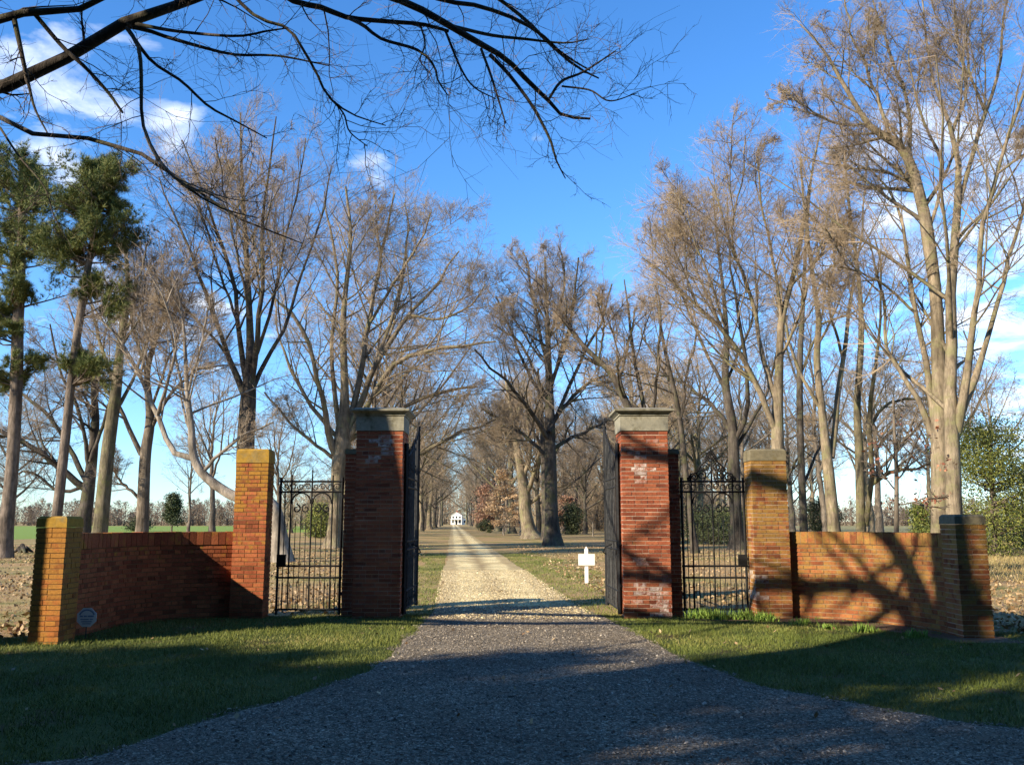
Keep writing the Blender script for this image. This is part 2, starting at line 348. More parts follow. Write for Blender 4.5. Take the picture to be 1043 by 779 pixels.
TREES=[]
def hero(D, specs, label, cat='tree', bark=BARK_G, twig=TW_T, base_w=1.3, dens=1.04, drift=.35, extra=5, extraL=.38, name='bare_tree', group=None, tw=.010, up=.12, L1=(12,.46), L2=(9,.50), L3=(6,.60), L4=3, twigfrom=1, seed=None, ang=48, t0=.24, env=True, off=None, basez=True, K=12, aL=None):
    global RNG
    RNG=np.random.default_rng(seed if seed is not None else int(D*31+specs[0][0][0]))
    tr,cr=MB(),MB(); lines=[]; reg=[]
    for j,sp in enumerate(specs):
        sp=np.array(sp,float)
        d0=D
        if j and len(reg):
            allp=np.concatenate(reg); k=np.argmin((allp[:,0]-sp[0,0])**2+(allp[:,1]-sp[0,1])**2); d0=allp[k,2]
        if off and j in off: d0=D+off[j]
        lat=np.concatenate([[0],np.cumsum(np.linalg.norm(np.diff(sp[:,:2],axis=0),axis=1))])*D/900
        sl=0 if j==0 else RNG.choice([-1,1])*RNG.uniform(.15,1)*drift
        Dd=d0+lat*sl
        X=np.array([at(a,b,dd) for (a,b),dd in zip(sp[:,:2],Dd)])
        rad=sp[:,2]*Dd/900/2*(1 if j==0 else .82)
        if j==0 and basez:
            b0=X[0].copy(); b0[2]=-.05
            if X[0][2]>.6: X=np.vstack([b0,X]); rad=np.concatenate([[rad[0]*1.06],rad]); sp=np.vstack([sp[0],sp]); Dd=np.concatenate([[D],Dd])
            else: X[0][2]=-.05
        c=catmull(np.c_[X,rad],K*2 if j==0 else K); 
        P=c[:,:3]; rr=np.maximum(c[:,3],.015)
        if j: P[1:]+=RNG.normal(0,.035,(len(P)-1,3))*np.linspace(.4,1,len(P)-1)[:,None]*D/30
        pr=catmull(np.c_[sp[:,:2],Dd],K); reg.append(pr)
        lines.append((P,rr))
    P,rr=lines[0]
    # root flare
    zz=np.maximum(P[:,2],0); rr=rr*(1+(base_w-1)*np.exp(-zz/.45)+.12*np.exp(-zz/1.6))
    Q=catmull(np.c_[P,rr],60); P0,r0=Q[:,:3],Q[:,3]
    fine=np.clip(1-np.arange(60)/60,0,1)
    N0=tr.n; v,q=tubes(P0[None],r0[None],12)
    # irregular root section
    vv=v.reshape(60,12,3); a=np.arange(12)*2*np.pi/12; ph=RNG.uniform(0,6,3)
    lob=(1+.16*np.sin(3*a+ph[0])+.12*np.sin(5*a+ph[1]))
    w=np.exp(-np.maximum(P0[:,2],0)/.7)[:,None]*.9+.12
    vv=P0[:,None,:]+(vv-P0[:,None,:])*(1+(lob[None,:]-1)*w)[...,None]
    tr.add(vv.reshape(-1,3),q)
    L=lines[1:]
    if L:
        LP=np.array([a for a,b in L]); LR=np.array([b for a,b in L])
        v,q=tubes(LP,LR,8); tr.add(v,q)
    else: LP=np.zeros((0,K,3)); LR=np.zeros((0,K))
    Ptop=catmull(np.c_[lines[0][0],lines[0][1]],60); s=int(60*(1-twigfrom)) if twigfrom<1 else 24
    PT=catmull(np.c_[Ptop[s:,:3],Ptop[s:,3]],K); 
    if extra:
        E,ER=grow(PT[None,:,:3],PT[None,:,3],extra,.15,.95,38,8,extraL if aL is None else aL,.2,lambda t:1.2-.6*t,.42,K,.35,.06,.03)
        if len(LP):
            E2,ER2=grow(LP,LR,2,.2,.75,38,8,.6,.2,lambda t:1.2-.6*t,.45,K,.3,.07,.03)
            E=np.concatenate([E,E2]); ER=np.concatenate([ER,ER2])
        if env:
            k0=envelope(np.concatenate([LP,PT[None,:,:3]]) if len(LP) else E)(E,.97); E,ER=E[k0],ER[k0]
        v,q=tubes(E,ER,6); tr.add(v,q)
        LP=np.concatenate([LP,E]); LR=np.concatenate([LR,ER])
    AP=np.concatenate([LP,PT[None,:,:3]]); AR=np.concatenate([LR,PT[None,:,3]])
    twigging(AP,AR,tr,cr,dens,1,up,tw,L1,L2,L3,L4,t0,ang=ang,env=envelope(AP) if env else None)
    org=P0[0].copy(); org[2]=0
    e=empty(name,org,0,label,cat,group)
    tr.build('trunk',bark,e,True,org); cr.build('crown',twig,e,False,org)
    return e

def px(*a): return [(a[i],a[i+1],a[i+2]) for i in range(0,len(a),3)]
def generic_mesh(seed,H,trunk_h,nl,spread,tw,dens,L4=3,r=.38,curve=.35,L1=(10,.44),L2=(7,.48),L3=(6,.6)):
    """free-standing bare tree at the origin: returns (trunk MB, crown MB)"""
    global RNG; RNG=np.random.default_rng(seed); tr,cr=MB(),MB()
    K=12; z=np.linspace(-.1,H*.93,26); wx=np.cumsum(RNG.normal(0,.06,26))*H/18; wy=np.cumsum(RNG.normal(0,.06,26))*H/18
    P=np.c_[wx-wx[0],wy-wy[0],z]; q_=np.clip(z/(H*.93),0,1); rr=r*(1-q_**.8*.93)
    rr=rr*(1+.5*np.exp(-np.maximum(z,0)/.5)); v,q=tubes(P[None],rr[None],10); tr.add(v,q)
    PT=catmull(np.c_[P,rr],40); s=int(40*trunk_h/H); PT=catmull(PT[s:],K)
    L,LR=grow(PT[None,:,:3],PT[None,:,3],nl,.0,.85,spread,9,.78,.12,lambda t:1.05-.72*t,.62,K,curve,.07,.05)
    v,q=tubes(L,LR,7); tr.add(v,q)
    AP=np.concatenate([L,PT[None,:,:3]]); AR=np.concatenate([LR,PT[None,:,3]])
    twigging(AP,AR,tr,cr,dens,1,.12,tw,L1,L2,L3,L4,env=envelope(AP,1.15))
    return tr,cr

def leaves(mb, C, size, tone=None, flat=0.0, rng=None, aspect=1.0):
    rng=rng or RNG; N=len(C); n=nrm(rng.normal(0,1,(N,3))+np.array([0,0,flat])); a=nrm(np.cross(n,rng.normal(0,1,(N,3)))); b=np.cross(n,a)
    s=(size*rng.uniform(.6,1.3,N))[:,None]
    V=np.stack([C-a*s,C-b*s*.5*aspect,C+a*s,C+b*s*.5*aspect],1).reshape(-1,3)
    Q=(np.arange(N)[:,None]*4+np.arange(4)[None])
    mb.add(V,Q,tone=rng.random(N) if tone is None else tone)

def pine(D, trunk, crown_boxes, label, extra_tufts, seed):
    """crown_boxes: (px, py, rx_px, ry_px) clumps of branches"""
    global RNG; RNG=np.random.default_rng(seed); tr,cr,nd_=MB(),MB(),MB()
    sp=np.array(trunk,float); X=np.array([at(a,b,D) for a,b in sp[:,:2]]); X[0,2]=-.05
    rad=sp[:,2]*D/900/2; c=catmull(np.c_[X,rad],30); z=c[:,2]; rr=c[:,3]*(1+.35*np.exp(-np.maximum(z,0)/.5))
    v,q=tubes(c[None,:,:3],rr[None],12); tr.add(v,q)
    pts=[]; br=[]
    for (a,b,rx,ry,n) in crown_boxes:
        cc=at(a,b,D); rxm=rx*D/900; rym=ry*D/900
        for _ in range(n):
            p=cc+np.array([RNG.normal(0,.5)*rxm, RNG.normal(0,.5)*min(rxm,2.2), RNG.normal(0,.5)*rym])
            i=np.argmin(np.abs(c[:,2]-(p[2]-.5-.25*abs(p[0]-cc[0])))); s=c[i,:3]
            m=(s+p)/2+np.array([0,0,-.15])+RNG.normal(0,.12,3)
            line=catmull(np.array([s,m,p]),6); br.append(line); pts.append(p)
    br=np.array(br); rb=np.linspace(.05,.012,6)[None].repeat(len(br),0); v,q=tubes(br,rb,5); tr.add(v,q)
    # twigs
    A,AR=grow(br,rb,9,.35,1,45,15,.32,.3,one,.5,4,.3,.15,.008); v,q=tubes(A,AR,3); tr.add(v,q)
    B,BR=grow(A,AR,4,.3,1,40,15,.5,.3,one,.6,3,.4,.15,.006)
    tips=np.concatenate([A[:,2],A[:,3],B[:,1],B[:,2]])
    dirs=np.concatenate([nrm(A[:,3]-A[:,2])]*2+[nrm(B[:,2]-B[:,1])]*2)
    k=extra_tufts; T=np.repeat(tips,k,0); d=np.repeat(dirs,k,0)
    d=nrm(d+RNG.normal(0,.75,d.shape)+np.array([0,0,.15])); ln=RNG.uniform(.16,.34,len(d))[:,None]
    side=nrm(np.cross(d,RNG.normal(0,1,d.shape)))*.0095
    V=np.stack([T-side,T+side,T+d*ln],1).reshape(-1,3); tn=np.repeat(RNG.random(len(tips)),k)
    nd_.add(V,tris=np.arange(len(V)).reshape(-1,3),tone=np.clip(tn*.7+RNG.random(len(tn))*.3,0,1))
    org=np.array([X[0,0],D,0]); e=empty('pine_tree',org,0,label,'pine tree')
    tr.build('trunk',BARK_PINE,e,True,org); nd_.build('crown',NEEDLE,e,False,org); return e

#--HEROES--
# left group
pine(40, px(4,570,14, 8,520,13, 13,467,12, 17,383,12, 18,333,11, 20,300,10, 22,230,8, 22,165,4),
     [(18,190,54,40,40),(8,245,54,32,28),(28,300,34,14,8),(-5,320,22,18,8),(8,385,20,14,8),(30,365,22,6,4),(0,340,18,10,5)],
     'tall pine with a straight scaly trunk at the left edge of the lawn',15,11)
pine(36, px(50,575,10, 58,524,10, 67,443,9, 75,367,8, 82,320,8, 90,270,7, 100,215,5, 106,160,3),
     [(106,175,24,22,22),(92,205,40,24,30),(112,240,34,20,18),(66,250,34,18,14),(92,290,20,10,8),(105,375,26,6,6),(80,365,14,6,3),(122,310,12,6,3)],
     'slender leaning pine with tufted crown, just right of the taller pine',15,12)
hero(46, [px(98,566,15, 102,542,14, 110,460,13, 118,400,11, 123,350,8, 130,300,6, 128,250,3, 126,225,2),
          px(116,420,6, 134,390,4, 150,345,3, 160,300,2), px(119,400,5, 100,340,4, 90,290,2),
          px(122,355,4, 140,300,3, 150,250,2)],
     'straight greenish trunk with few limbs behind the left curved wall, nearest the leaning pine', bark=BARK_M, twig=TW_G, drift=.5, extra=4, tw=.009)
hero(56, [px(85,556,15, 86,530,13, 90,500,12, 97,433,8, 95,390,5, 92,350,3),
          px(86,497,9, 50,467,7, 20,447,6, -20,430,4), px(88,490,7, 57,433,5, 23,403,4, -10,385,3),
          px(92,480,6, 80,420,4, 60,370,3, 50,330,2), px(92,470,5, 112,410,4, 120,370,2), px(88,495,5, 60,500,4, 30,480,3,5,490,2)],
     'old dark spreading tree with a long limb reaching left behind the pines', bark=BARK_D, twig=TW_G, drift=.5, tw=.010)
hero(50, [px(143,560,13, 145,540,12, 148,467,11, 153,427,9, 150,383,6, 157,350,5, 167,320,4, 176,275,2),
          px(144,463,7, 133,440,6, 123,417,5, 100,383,4, 83,350,3, 70,310,2),
          px(141,507,4, 123,490,3, 108,470,2),
          px(154,437,5, 173,403,4, 200,377,3, 233,372,2, 262,372,1.5), px(150,385,4, 135,330,3, 130,280,2), px(153,420,4,170,370,3,190,320,2)],
     'forked grey tree standing alone between the mossy trunk and the pale leaning tree', bark=BARK_G, twig=TW_G, drift=.5, tw=.009)
hero(36, [px(288,573,18, 284,545,16, 279,520,15, 268,510,13, 250,507,11, 234,503,10, 207,483,9, 197,463,8, 195,435,7, 191,400,5, 187,333,3, 182,300,2),
          px(197,467,8, 177,460,7, 160,423,6, 143,383,5, 127,353,3, 100,320,2.5, 88,300,1.5),
          px(160,423,4, 172,385,4, 180,350,3, 170,315,2.5, 150,270,1.5), px(207,480,5, 232,455,4, 255,440,3, 280,430,2),
          px(143,383,3.5, 150,340,2.5, 140,300,2, 135,260,1.5), px(192,400,3.5, 205,350,3, 215,300,2), px(197,447,3, 182,380,3.5, 172,330,2.5, 157,290,1.5)],
     'pale smooth barked tree whose crooked limb leans far left above the curved wall', bark=BARK_P, twig=TW_P, drift=.35, extra=2, tw=.008, dens=.85)
hero(38, [px(250,585,20, 250,500,19, 250,457,18, 252,420,17, 253,404,16, 255,367,10, 254,320,7, 250,240,5, 246,170,3, 245,115,1.5),
          px(251,408,9, 242,385,8, 228,350,6, 209,298,5, 196,262,3.5, 178,220,2.5, 160,180,1.5),
          px(252,396,8, 246,360,7, 243,330,6, 235,275,5, 218,229,3.5, 200,180,2.5, 185,145,1.5),
          px(256,392,8, 262,350,7, 267,275,5, 269,205,3.5, 275,160,2.5, 280,118,1.5),
          px(256,400,7, 268,372,6, 292,330,4.5, 311,266,3, 328,220,2.5, 338,170,1.5),
          px(262,360,5, 278,310,4, 290,250,3, 303,190,2, 312,140,1.5),
          px(236,368,4, 205,330,3, 175,300,2.5, 150,270,1.5), px(243,330,4, 225,280,3, 205,220,2.5, 190,190,1.5), px(254,320,4,240,250,3,228,190,2,220,140,1.5)],
     'vase shaped bare tree rising above the tall brick pillar on the left', bark=BARK_D, twig=TW_T, drift=.4, tw=.0085, up=.2, L1=(13,.38), ang=42,extra=3)
hero(55, [px(340,558,18, 342,530,14, 344,490,14, 348,455,18, 350,430,14, 351,400,9, 350,321,6, 357,243,4, 352,190,2),
          px(345,470,10, 334,440,8, 325,390,6, 306,330,5, 288,312,3.5, 272,295,2),
          px(352,440,9, 364,400,8, 376,330,6, 385,275,4.5, 394,229,3, 402,195,2),
          px(354,440,9, 370,405,8, 385,367,7, 417,321,5, 445,290,3.5, 468,255,2),
          px(354,450,8, 374,414,7, 400,372,6, 440,355,5, 475,352,3.5, 505,346,2),
          px(346,440,7, 341,400,6, 338,367,5, 343,275,4, 335,225,2.5, 330,195,1.5),
          px(352,465,8, 385,470,7, 426,463,6, 449,450,5, 468,440,4, 487,435,3, 515,424,2),
          px(350,450,7, 372,440,6, 410,415,5, 450,400,4, 485,395,2.5), px(348,450,6, 322,420,5, 300,385,4, 285,345,2.5, 280,300,2),
          px(376,330,4, 400,290,3.5, 425,250,2.5, 440,215,1.5), px(345,470,5, 318,450,4, 290,425,3, 270,400,2), px(385,367,5, 405,300,4, 415,240,2.5, 412,205,1.5),
          px(417,321,3.5, 450,325,3, 480,310,2.5, 495,290,1.5)],
     'broad old tree with a wide spreading crown behind the left gate pier', bark=BARK_T, twig=TW_T, drift=.5, extra=5, tw=.012, L1=(13,.40), up=.12)
hero(60, [px(564,557,17, 562,525,13, 561,477,12, 560,422,10, 559,376,7, 557,316,4, 555,262,2),
          px(560,450,6, 539,417,5, 511,385,3.5, 483,357,2), px(560,417,5, 539,380,4, 520,339,3, 506,302,2),
          px(561,431,6, 585,403,5, 608,385,3.5, 635,378,2), px(560,399,5, 578,339,4, 585,302,3, 588,262,1.8),
          px(561,459,5, 594,440,4, 622,428,2.5), px(559,385,5, 548,329,4, 539,283,3, 534,256,1.8),
          px(560,468,5, 529,440,4, 492,417,2.5), px(560,440,5, 590,370,4, 612,330,3, 622,290,2), px(559,410,4, 530,350,3, 500,330,2), px(558,350,3.5,575,290,2.5,570,250,1.6)],
     'round crowned bare tree standing alone on the grass just right of the drive', bark=BARK_D, twig=TW_T, drift=.7, extra=6, tw=.012, L1=(13,.42), up=.12)
hero(85, [px(541,549,20, 539,540,14, 535,520,12, 534,500,12, 529,470,8, 524,440,6, 519,410,4, 514,380,2.5),
          px(536,505,7, 545,480,5, 552,455,4, 556,430,2.5), px(533,490,6, 540,460,4.5, 538,430,3.5, 543,400,2),
          px(529,470,4, 515,450,3, 500,440,2), px(537,515,5, 552,503,4, 566,495,3, 585,492,2), px(524,440,3.5,530,410,3,536,380,2)],
     'gnarled pale trunked tree just left of and behind the lone round crowned tree', bark=BARK_T, twig=TW_T, drift=.5, extra=5, tw=.016)
hero(78, [px(557,552,10, 556,530,8, 555,490,7, 553,450,6, 550,410,4, 548,375,2), px(555,480,4, 572,450,3, 585,425,2), px(554,460,4,540,430,3,530,400,2)],
     'dark trunk half hidden close behind the lone round crowned tree', bark=BARK_D, twig=TW_T, drift=.5, extra=4, tw=.015)
hero(40, [px(662,575,11, 656,500,10, 650,440,9, 640,415,8, 622,380,6.5, 599,357,5, 580,334,4, 562,306,2.5),
          px(655,480,7, 658,430,6, 647,370,4.5, 640,325,3, 636,285,1.5), px(656,470,5, 668,400,4, 672,340,3, 668,290,2),
          px(610,367,3, 615,330,2.5, 612,295,1.5), px(630,392,3.5,640,350,3,650,310,2)],
     'leaning tree behind the right gate pier with one dark limb bent left', bark=BARK_D, twig=TW_T, drift=.5, extra=4, tw=.009)
hero(46, [px(708,570,7, 703,520,6, 699,487,6, 693,430,5.5, 686,395,5, 676,350,3.5, 668,300,2),
          px(693,430,3.5, 700,380,3, 712,330,2), px(686,395,3, 665,360,2.5, 648,330,1.5)],
     'thin dark tree seen through the gap left of the right side gate', bark=BARK_D, twig=TW_G, drift=.5, extra=3, tw=.010, dens=.8)
hero(52, [px(752,562,15, 750,530,12, 748,481,12, 746,435,10, 739,390,8, 740,346,6, 737,300,4, 730,240,2.5, 726,195,1.5),
          px(746,442,6, 725,412,5, 702,396,3.5, 672,377,2), px(738,396,5, 713,346,4, 698,308,3, 680,265,2, 668,230,1.5),
          px(748,450,7, 760,425,6, 762,404,5.5, 759,358,5, 749,308,3.5, 744,260,2.5, 740,200,1.5), px(747,460,5, 775,410,4, 790,370,3, 800,320,2),
          px(740,346,4, 720,300,3, 700,250,2, 690,205,1.5), px(739,390,4, 765,330,3, 775,280,2)],
     'dark forked tree seen above and through the right side gate', bark=BARK_D, twig=TW_T, drift=.5, extra=4, tw=.011)
hero(35, [px(795,585,17, 793,520,14, 792,458,13, 792,416,11, 794,366,8, 796,327,7, 805,292,5.5, 813,258,4.5, 822,205,3, 832,150,2, 838,120,1.5),
          px(791,440,8, 767,385,7, 740,339,5.5, 713,315,4, 690,292,3, 655,262,2),
          px(791,412,7, 775,358,6, 767,308,5, 750,265,3.5, 733,215,2.5, 722,180,1.5),
          px(796,327,5, 790,280,4, 778,220,3, 770,160,2), px(740,339,3.5, 725,290,3, 705,240,2, 690,200,1.5), px(805,292,4, 835,260,3, 850,220,2),
          px(794,366,4, 815,320,3.5, 828,270,2.5, 845,220,1.8), px(767,308,3.5, 745,240,2.5, 755,190,2, 760,140,1.5), px(713,315,3, 690,260,2.2, 675,225,1.5)],
     'pale tan tree with a wide fork directly above the capped brick pillar on the right', bark=BARK_T, twig=TW_T, drift=.4, extra=3, tw=.0085, up=.15, L1=(13,.42), ang=46)
hero(50, [px(821,562,8, 819,539,7.5, 815,435,7, 815,366,6, 817,327,5, 822,230,3, 828,165,1.5),
          px(820,490,3.5, 836,450,3, 850,420,2), px(816,380,3.5, 835,330,3, 845,270,2), px(816,400,3, 800,350,2.5, 790,300,2)],
     'very thin straight dark tree right of the capped brick pillar', bark=BARK_D, twig=TW_T, drift=.5, extra=4, tw=.010)
hero(43, [px(853,572,14, 850,541,12, 844,481,11, 838,425,8, 832,366,7, 834,327,6, 829,289,4.5, 820,220,3, 815,160,2),
          px(847,466,8, 854,404,7, 859,366,6, 863,327,5, 871,281,3.5, 880,215,2.5, 884,160,1.5),
          px(838,420,5, 815,380,4, 800,330,3, 795,280,2), px(859,366,4, 845,310,3, 850,250,2)],
     'forked tan tree over the middle of the right curved wall', bark=BARK_T, twig=TW_T, drift=.5, extra=3, tw=.009)
hero(46, [px(879,572,11, 877,541,9, 875,462,8.5, 873,412,7, 877,346,6, 875,289,4.5, 866,220,3, 860,160,2),
          px(882,535,7, 888,481,6.5, 886,416,6, 893,360,4, 897,300,3, 890,240,2), px(885,496,6, 906,481,5, 936,477,3, 952,470,2),
          px(883,442,4, 898,416,4, 925,406,3, 956,406,2)],
     'twin stemmed tree with a low limb bent right, left of the huge tree', bark=BARK_M, twig=TW_T, drift=.5, extra=4, tw=.010)
hero(30, [px(960,600,19, 958,541,17, 957,462,16, 957,400,15, 956,366,14, 953,300,12, 945,240,13, 943,225,12, 927,166,10, 908,142,8, 885,127,6, 854,77,4, 838,50,2.5, 815,25,1.5),
          px(974,600,22, 972,541,20, 970,443,18, 967,396,16, 970,366,15, 967,300,13, 975,216,10, 977,173,8, 970,135,6, 954,100,4, 946,50,3, 940,0,2),
          px(974,440,14, 985,390,10, 990,330,8, 996,300,7, 1000,231,6, 1016,177,5, 1043,92,4, 1060,40,2.5),
          px(975,216,6, 989,166,6, 1004,115,5, 1016,77,4, 1023,23,3, 1030,-40,2),
          px(975,430,10, 994,381,9, 1003,350,7, 1015,310,6, 1030,260,5, 1045,200,4, 1065,130,2.5),
          px(956,465,10, 948,440,9, 936,408,7, 917,381,5.5, 902,350,4.5, 902,320,4, 890,270,2.5, 880,230,1.5),
          px(953,440,10, 948,410,9, 942,366,7.5, 933,319,6, 925,269,5, 915,210,3.5, 895,180,2.5, 865,165,1.5),
          px(927,166,6, 925,110,4.5, 905,50,3.5, 890,0,2), px(885,127,4, 850,125,3, 815,105,2, 800,90,1.5), px(943,225,6, 930,190,5, 900,175,3.5, 860,170,2.5, 820,160,1.5),
          px(970,135,5, 985,90,4, 975,40,3, 970,-20,2), px(908,142,5, 890,90,4, 870,40,3, 862,0,2), px(945,240,5, 960,170,4, 935,110,3, 925,50,2), px(1004,115,4, 985,60,3, 990,0,2),
          px(933,319,4, 900,290,3, 870,275,2.2, 835,270,1.6), px(1016,177,3.5, 1040,160,3, 1070,150,2)],
     'huge many stemmed tree behind the right end of the wall, crown leaving the frame', bark=BARK_T, twig=TW_T, drift=.3, extra=3, extraL=.25, tw=.0075, up=.15, L1=(14,.34), ang=46, dens=1.05, K=14, base_w=1.1, off={1:-1.0})

#--GENERICS--
def gen_variants():
    out=[]
    for i,(H,th,nl,sp,tw,dens,r) in enumerate([(19,5.0,9,40,.016,1.0,.40),(21,7.0,10,46,.018,1.0,.45),(17,3.6,11,52,.016,1.0,.36),(20,6,9,36,.017,.95,.34),(22,5.5,12,50,.018,1.0,.5)]):
        tr,cr=generic_mesh(100+i,H,th,nl,sp,tw*1.1,dens,L4=1,r=r)
        e=empty('bare_tree'); bk=[BARK_G,BARK_T,BARK_D,BARK_G,BARK_M][i]
        a=tr.build('trunk',bk,e,True); b=cr.build('crown',[TW_T,TW_G,TW_T,TW_G,TW_T][i],e)
        out.append((e,a,b,[False]))
    return out
GV=gen_variants()
def place(i,x,y,s,rz,label,group=None,cat='tree'):
    e,a,b,used=GV[i]
    if not used[0]: used[0]=True; r=e
    else:
        r=e.copy(); COL.objects.link(r)
        for c in (a,b):
            d=c.copy(); COL.objects.link(d); d.parent=r
    for k in ('group',):
        if k in r: del r[k]
    r.location=(x,y,0); r.rotation_euler=(0,0,rz); r.scale=(s,s,s*random.uniform(.94,1.06)); tag(r,label,cat,group)
rs=random.Random(5)
MORE_R=[(11,74),(8.5,150),(12,175),(9,200),(17,92),(30,96),(36,88),(22,86),(6,225),(14,240),(26,180),(2,260),(10,280),(-2,300),(20,150),(29,140),(44,110),(50,100),(56,120)]
MORE_R+=[(19,118),(23,126),(17,140),(11,158),(8,190),(20,200),(33,170),(14,130),(27,108),(39,98),(46,160),(4,250),(16,220)]
MORE_L=[(-12,80),(-14,110),(-15,150),(-19,180),(-22,120),(-25,230),(-28,260),(-24,200),(-32,180),(-35,240),(-19,135),(-30,90)]
def drive_x(y,u): return -.0665*y+u
# the two rows of the avenue
for k,y in enumerate([72,86,100,116,132,150,170,192,216,244,275,310,350,395]):
    place(k%5, drive_x(y,-5.6-rs.uniform(0,1.2)), y, rs.uniform(.98,1.2), rs.uniform(0,6.28), 'bare avenue tree in the left row beside the drive', 'left row of avenue trees')
for k,y in enumerate([90,104,120,138,158,180,205,232,262,296,335,380]):
    place((k+2)%5, drive_x(y,8.0+rs.uniform(0,1.3)), y, rs.uniform(.9,1.12), rs.uniform(0,6.28), 'bare avenue tree in the right row beside the drive', 'right row of avenue trees')
for k,(y,u,sc) in enumerate([(185,-4.6,1.25),(235,-4.4,1.3),(290,-4.2,1.3),(340,-4.4,1.35),(420,-5,1.3)]):
    place((k+1)%5, drive_x(y,u), y, sc, rs.uniform(0,6.28), 'bare avenue tree in the left row beside the drive', 'left row of avenue trees')
for k,(y,u,sc) in enumerate([(148,7.5,1.1),(195,6.8,1.2),(245,6.6,1.25),(310,6.6,1.3),(360,6.8,1.3),(430,7,1.3)]):
    place((k+4)%5, drive_x(y,u), y, sc, rs.uniform(0,6.28), 'bare avenue tree in the right row beside the drive', 'right row of avenue trees')
# wood to the right of the drive, and behind the right-hand trees
for k,(x,y) in enumerate([(13,96),(18,108),(9.5,118),(24,101),(15,128),(28,122),(21,140),(12,146),(33,112),(34,138),(26,158),(17,166),(40,128),(42,155),(31,178),(48,143),(22,190),(38,192),(55,165),(30,215),(48,205),(62,190)]+MORE_R):
    place((k*3+1)%5, x, y, rs.uniform(.78,1.08), rs.uniform(0,6.28), 'bare woodland tree crowding behind the lone round crowned tree', 'wood on the right of the drive')
for k,(x,y) in enumerate([(-17,92),(-20,112),(-27,104),(-16,128),(-24,140),(-31,126),(-20,160),(-29,172),(-38,150),(-22,200),(-36,205)]+MORE_L):
    place((k*2+1)%5, x, y, rs.uniform(.6,.9), rs.uniform(0,6.28), 'bare tree in the grove left of the drive, seen behind the side gate', 'grove on the left of the drive')
for k,(x,y,i,s,l) in enumerate([(-44,78,2,.8,'bare grey tree at the far left edge behind the tall pine'),
        (-36,100,3,.62,'small bare tree beyond the wall between the pines'),
        (24.5,70,3,.88,'bare grey tree behind the pale forked tree on the right'),
        (33,68,0,.8,'bare tree behind the thin straight tree on the right'),
        (41,76,1,.72,'bare tree behind the twin stemmed tree on the right'),
        (50,64,2,.85,'bare tree behind the huge tree at the right edge'),
        (16.5,78,4,.80,'bare tree behind the thin dark tree by the right pier')]):
    place(i,x,y,s,rs.uniform(0,6.28),l)
for e,a,b,used in GV:
    if not used[0]:
        for o in (a,b,e): bpy.data.objects.remove(o)

#--EVERGREENS--
def leafy(name,label,cat,x,y,H,w,matl,n,leaf,seed,shape='round',trunk=.12,lift=.1,bark=BARK_G,group=None,flat=0,clump=.28,nc=60):
    global RNG; RNG=np.random.default_rng(seed); tr,cr=MB(),MB()
    K=10; P=np.c_[np.cumsum(RNG.normal(0,.03,K)),np.cumsum(RNG.normal(0,.03,K)),np.linspace(-.05,H*.9,K)]; rr=np.linspace(trunk,trunk*.15,K)
    v,q=tubes(P[None],rr[None],8); tr.add(v,q)
    cs=[]; lines=[]
    for k in range(nc):
        t=RNG.random(); z=H*(lift+(1-lift)*t)
        if shape=='cone': rad=w*(1-t)**.8*RNG.uniform(.3,1)
        elif shape=='flat': rad=w*np.sqrt(max(0,1-t))*RNG.uniform(.3,1)
        else: rad=w*np.sqrt(max(0.02,1-(2*t-1)**2))*RNG.uniform(.4,1)
        a=RNG.uniform(0,6.28); c=np.array([rad*math.cos(a),rad*math.sin(a),z]); cs.append(c)
        s=np.array([0,0,max(.1,z-rad*(.45 if shape!='flat' else .1))]); lines.append(catmull(np.array([s,(s+c)/2+[0,0,-.05*H*.3],c]),5))
    lines=np.array(lines); v,q=tubes(lines,np.linspace(trunk*.35,.01,5)[None].repeat(nc,0),4); tr.add(v,q)
    cs=np.array(cs); idx=RNG.integers(0,nc,n); C=cs[idx]+RNG.normal(0,1,(n,3))*np.array([clump*w,clump*w,clump*w*(.45 if shape=='flat' else .7)])
    C=C[C[:,2]>.05]
    tone=np.clip(RNG.random(len(C))*.55+RNG.random(nc)[idx[:len(C)]]*.45,0,1)
    leaves(cr,C,leaf,tone,flat)
    e=empty(name,(x,y,0),0,label,cat,group); tr.build('trunk',bark,e,True); cr.build('crown',matl,e); return e
def pxx(p,D): return at(p,520,D)[0]
leafy('evergreen_tree','yellow green leafy evergreen beyond the right end pillar','evergreen tree',pxx(1012,41),41,5.9,2.0,HOLLY,26000,.055,31,'round',.14,.03,nc=90)
leafy('evergreen_tree','darker green evergreen cut off by the right edge of the frame','evergreen tree',pxx(1050,50),50,4.8,1.8,HOLLY,14000,.06,32,'round',.14,.03,nc=60)
leafy('cedar_tree','small dark cedar alone in the green field on the left','cedar',pxx(176,130),130,5.6,1.5,CEDAR,7000,.14,33,'cone',.16,.28,nc=50)
leafy('beech_tree','small tree with dry tan leaves in flat tiers, right of the drive','tree',pxx(513,107),107,7.6,2.9,BEECH,9000,.10,34,'flat',.13,.14,BARK_P,flat=1.2,clump=.11,nc=80)
leafy('beech_tree','russet leaved tree behind the tan tiered tree','tree',pxx(497,175),175,8.5,3.2,RUSSET,4500,.2,35,'round',.15,.1,flat=.8,clump=.2)
leafy('beech_tree','low russet leaved tree between the lone tree and the right gate','tree',pxx(577,120),120,5,1.8,RUSSET,4000,.13,36,'flat',.1,.2,flat=1,clump=.2)
leafy('evergreen_shrub','dark green shrub at the wood edge right of the lone tree','shrub',pxx(581,112),112,3.4,1.6,CEDAR,5000,.12,37,'round',.08,.0,nc=40)
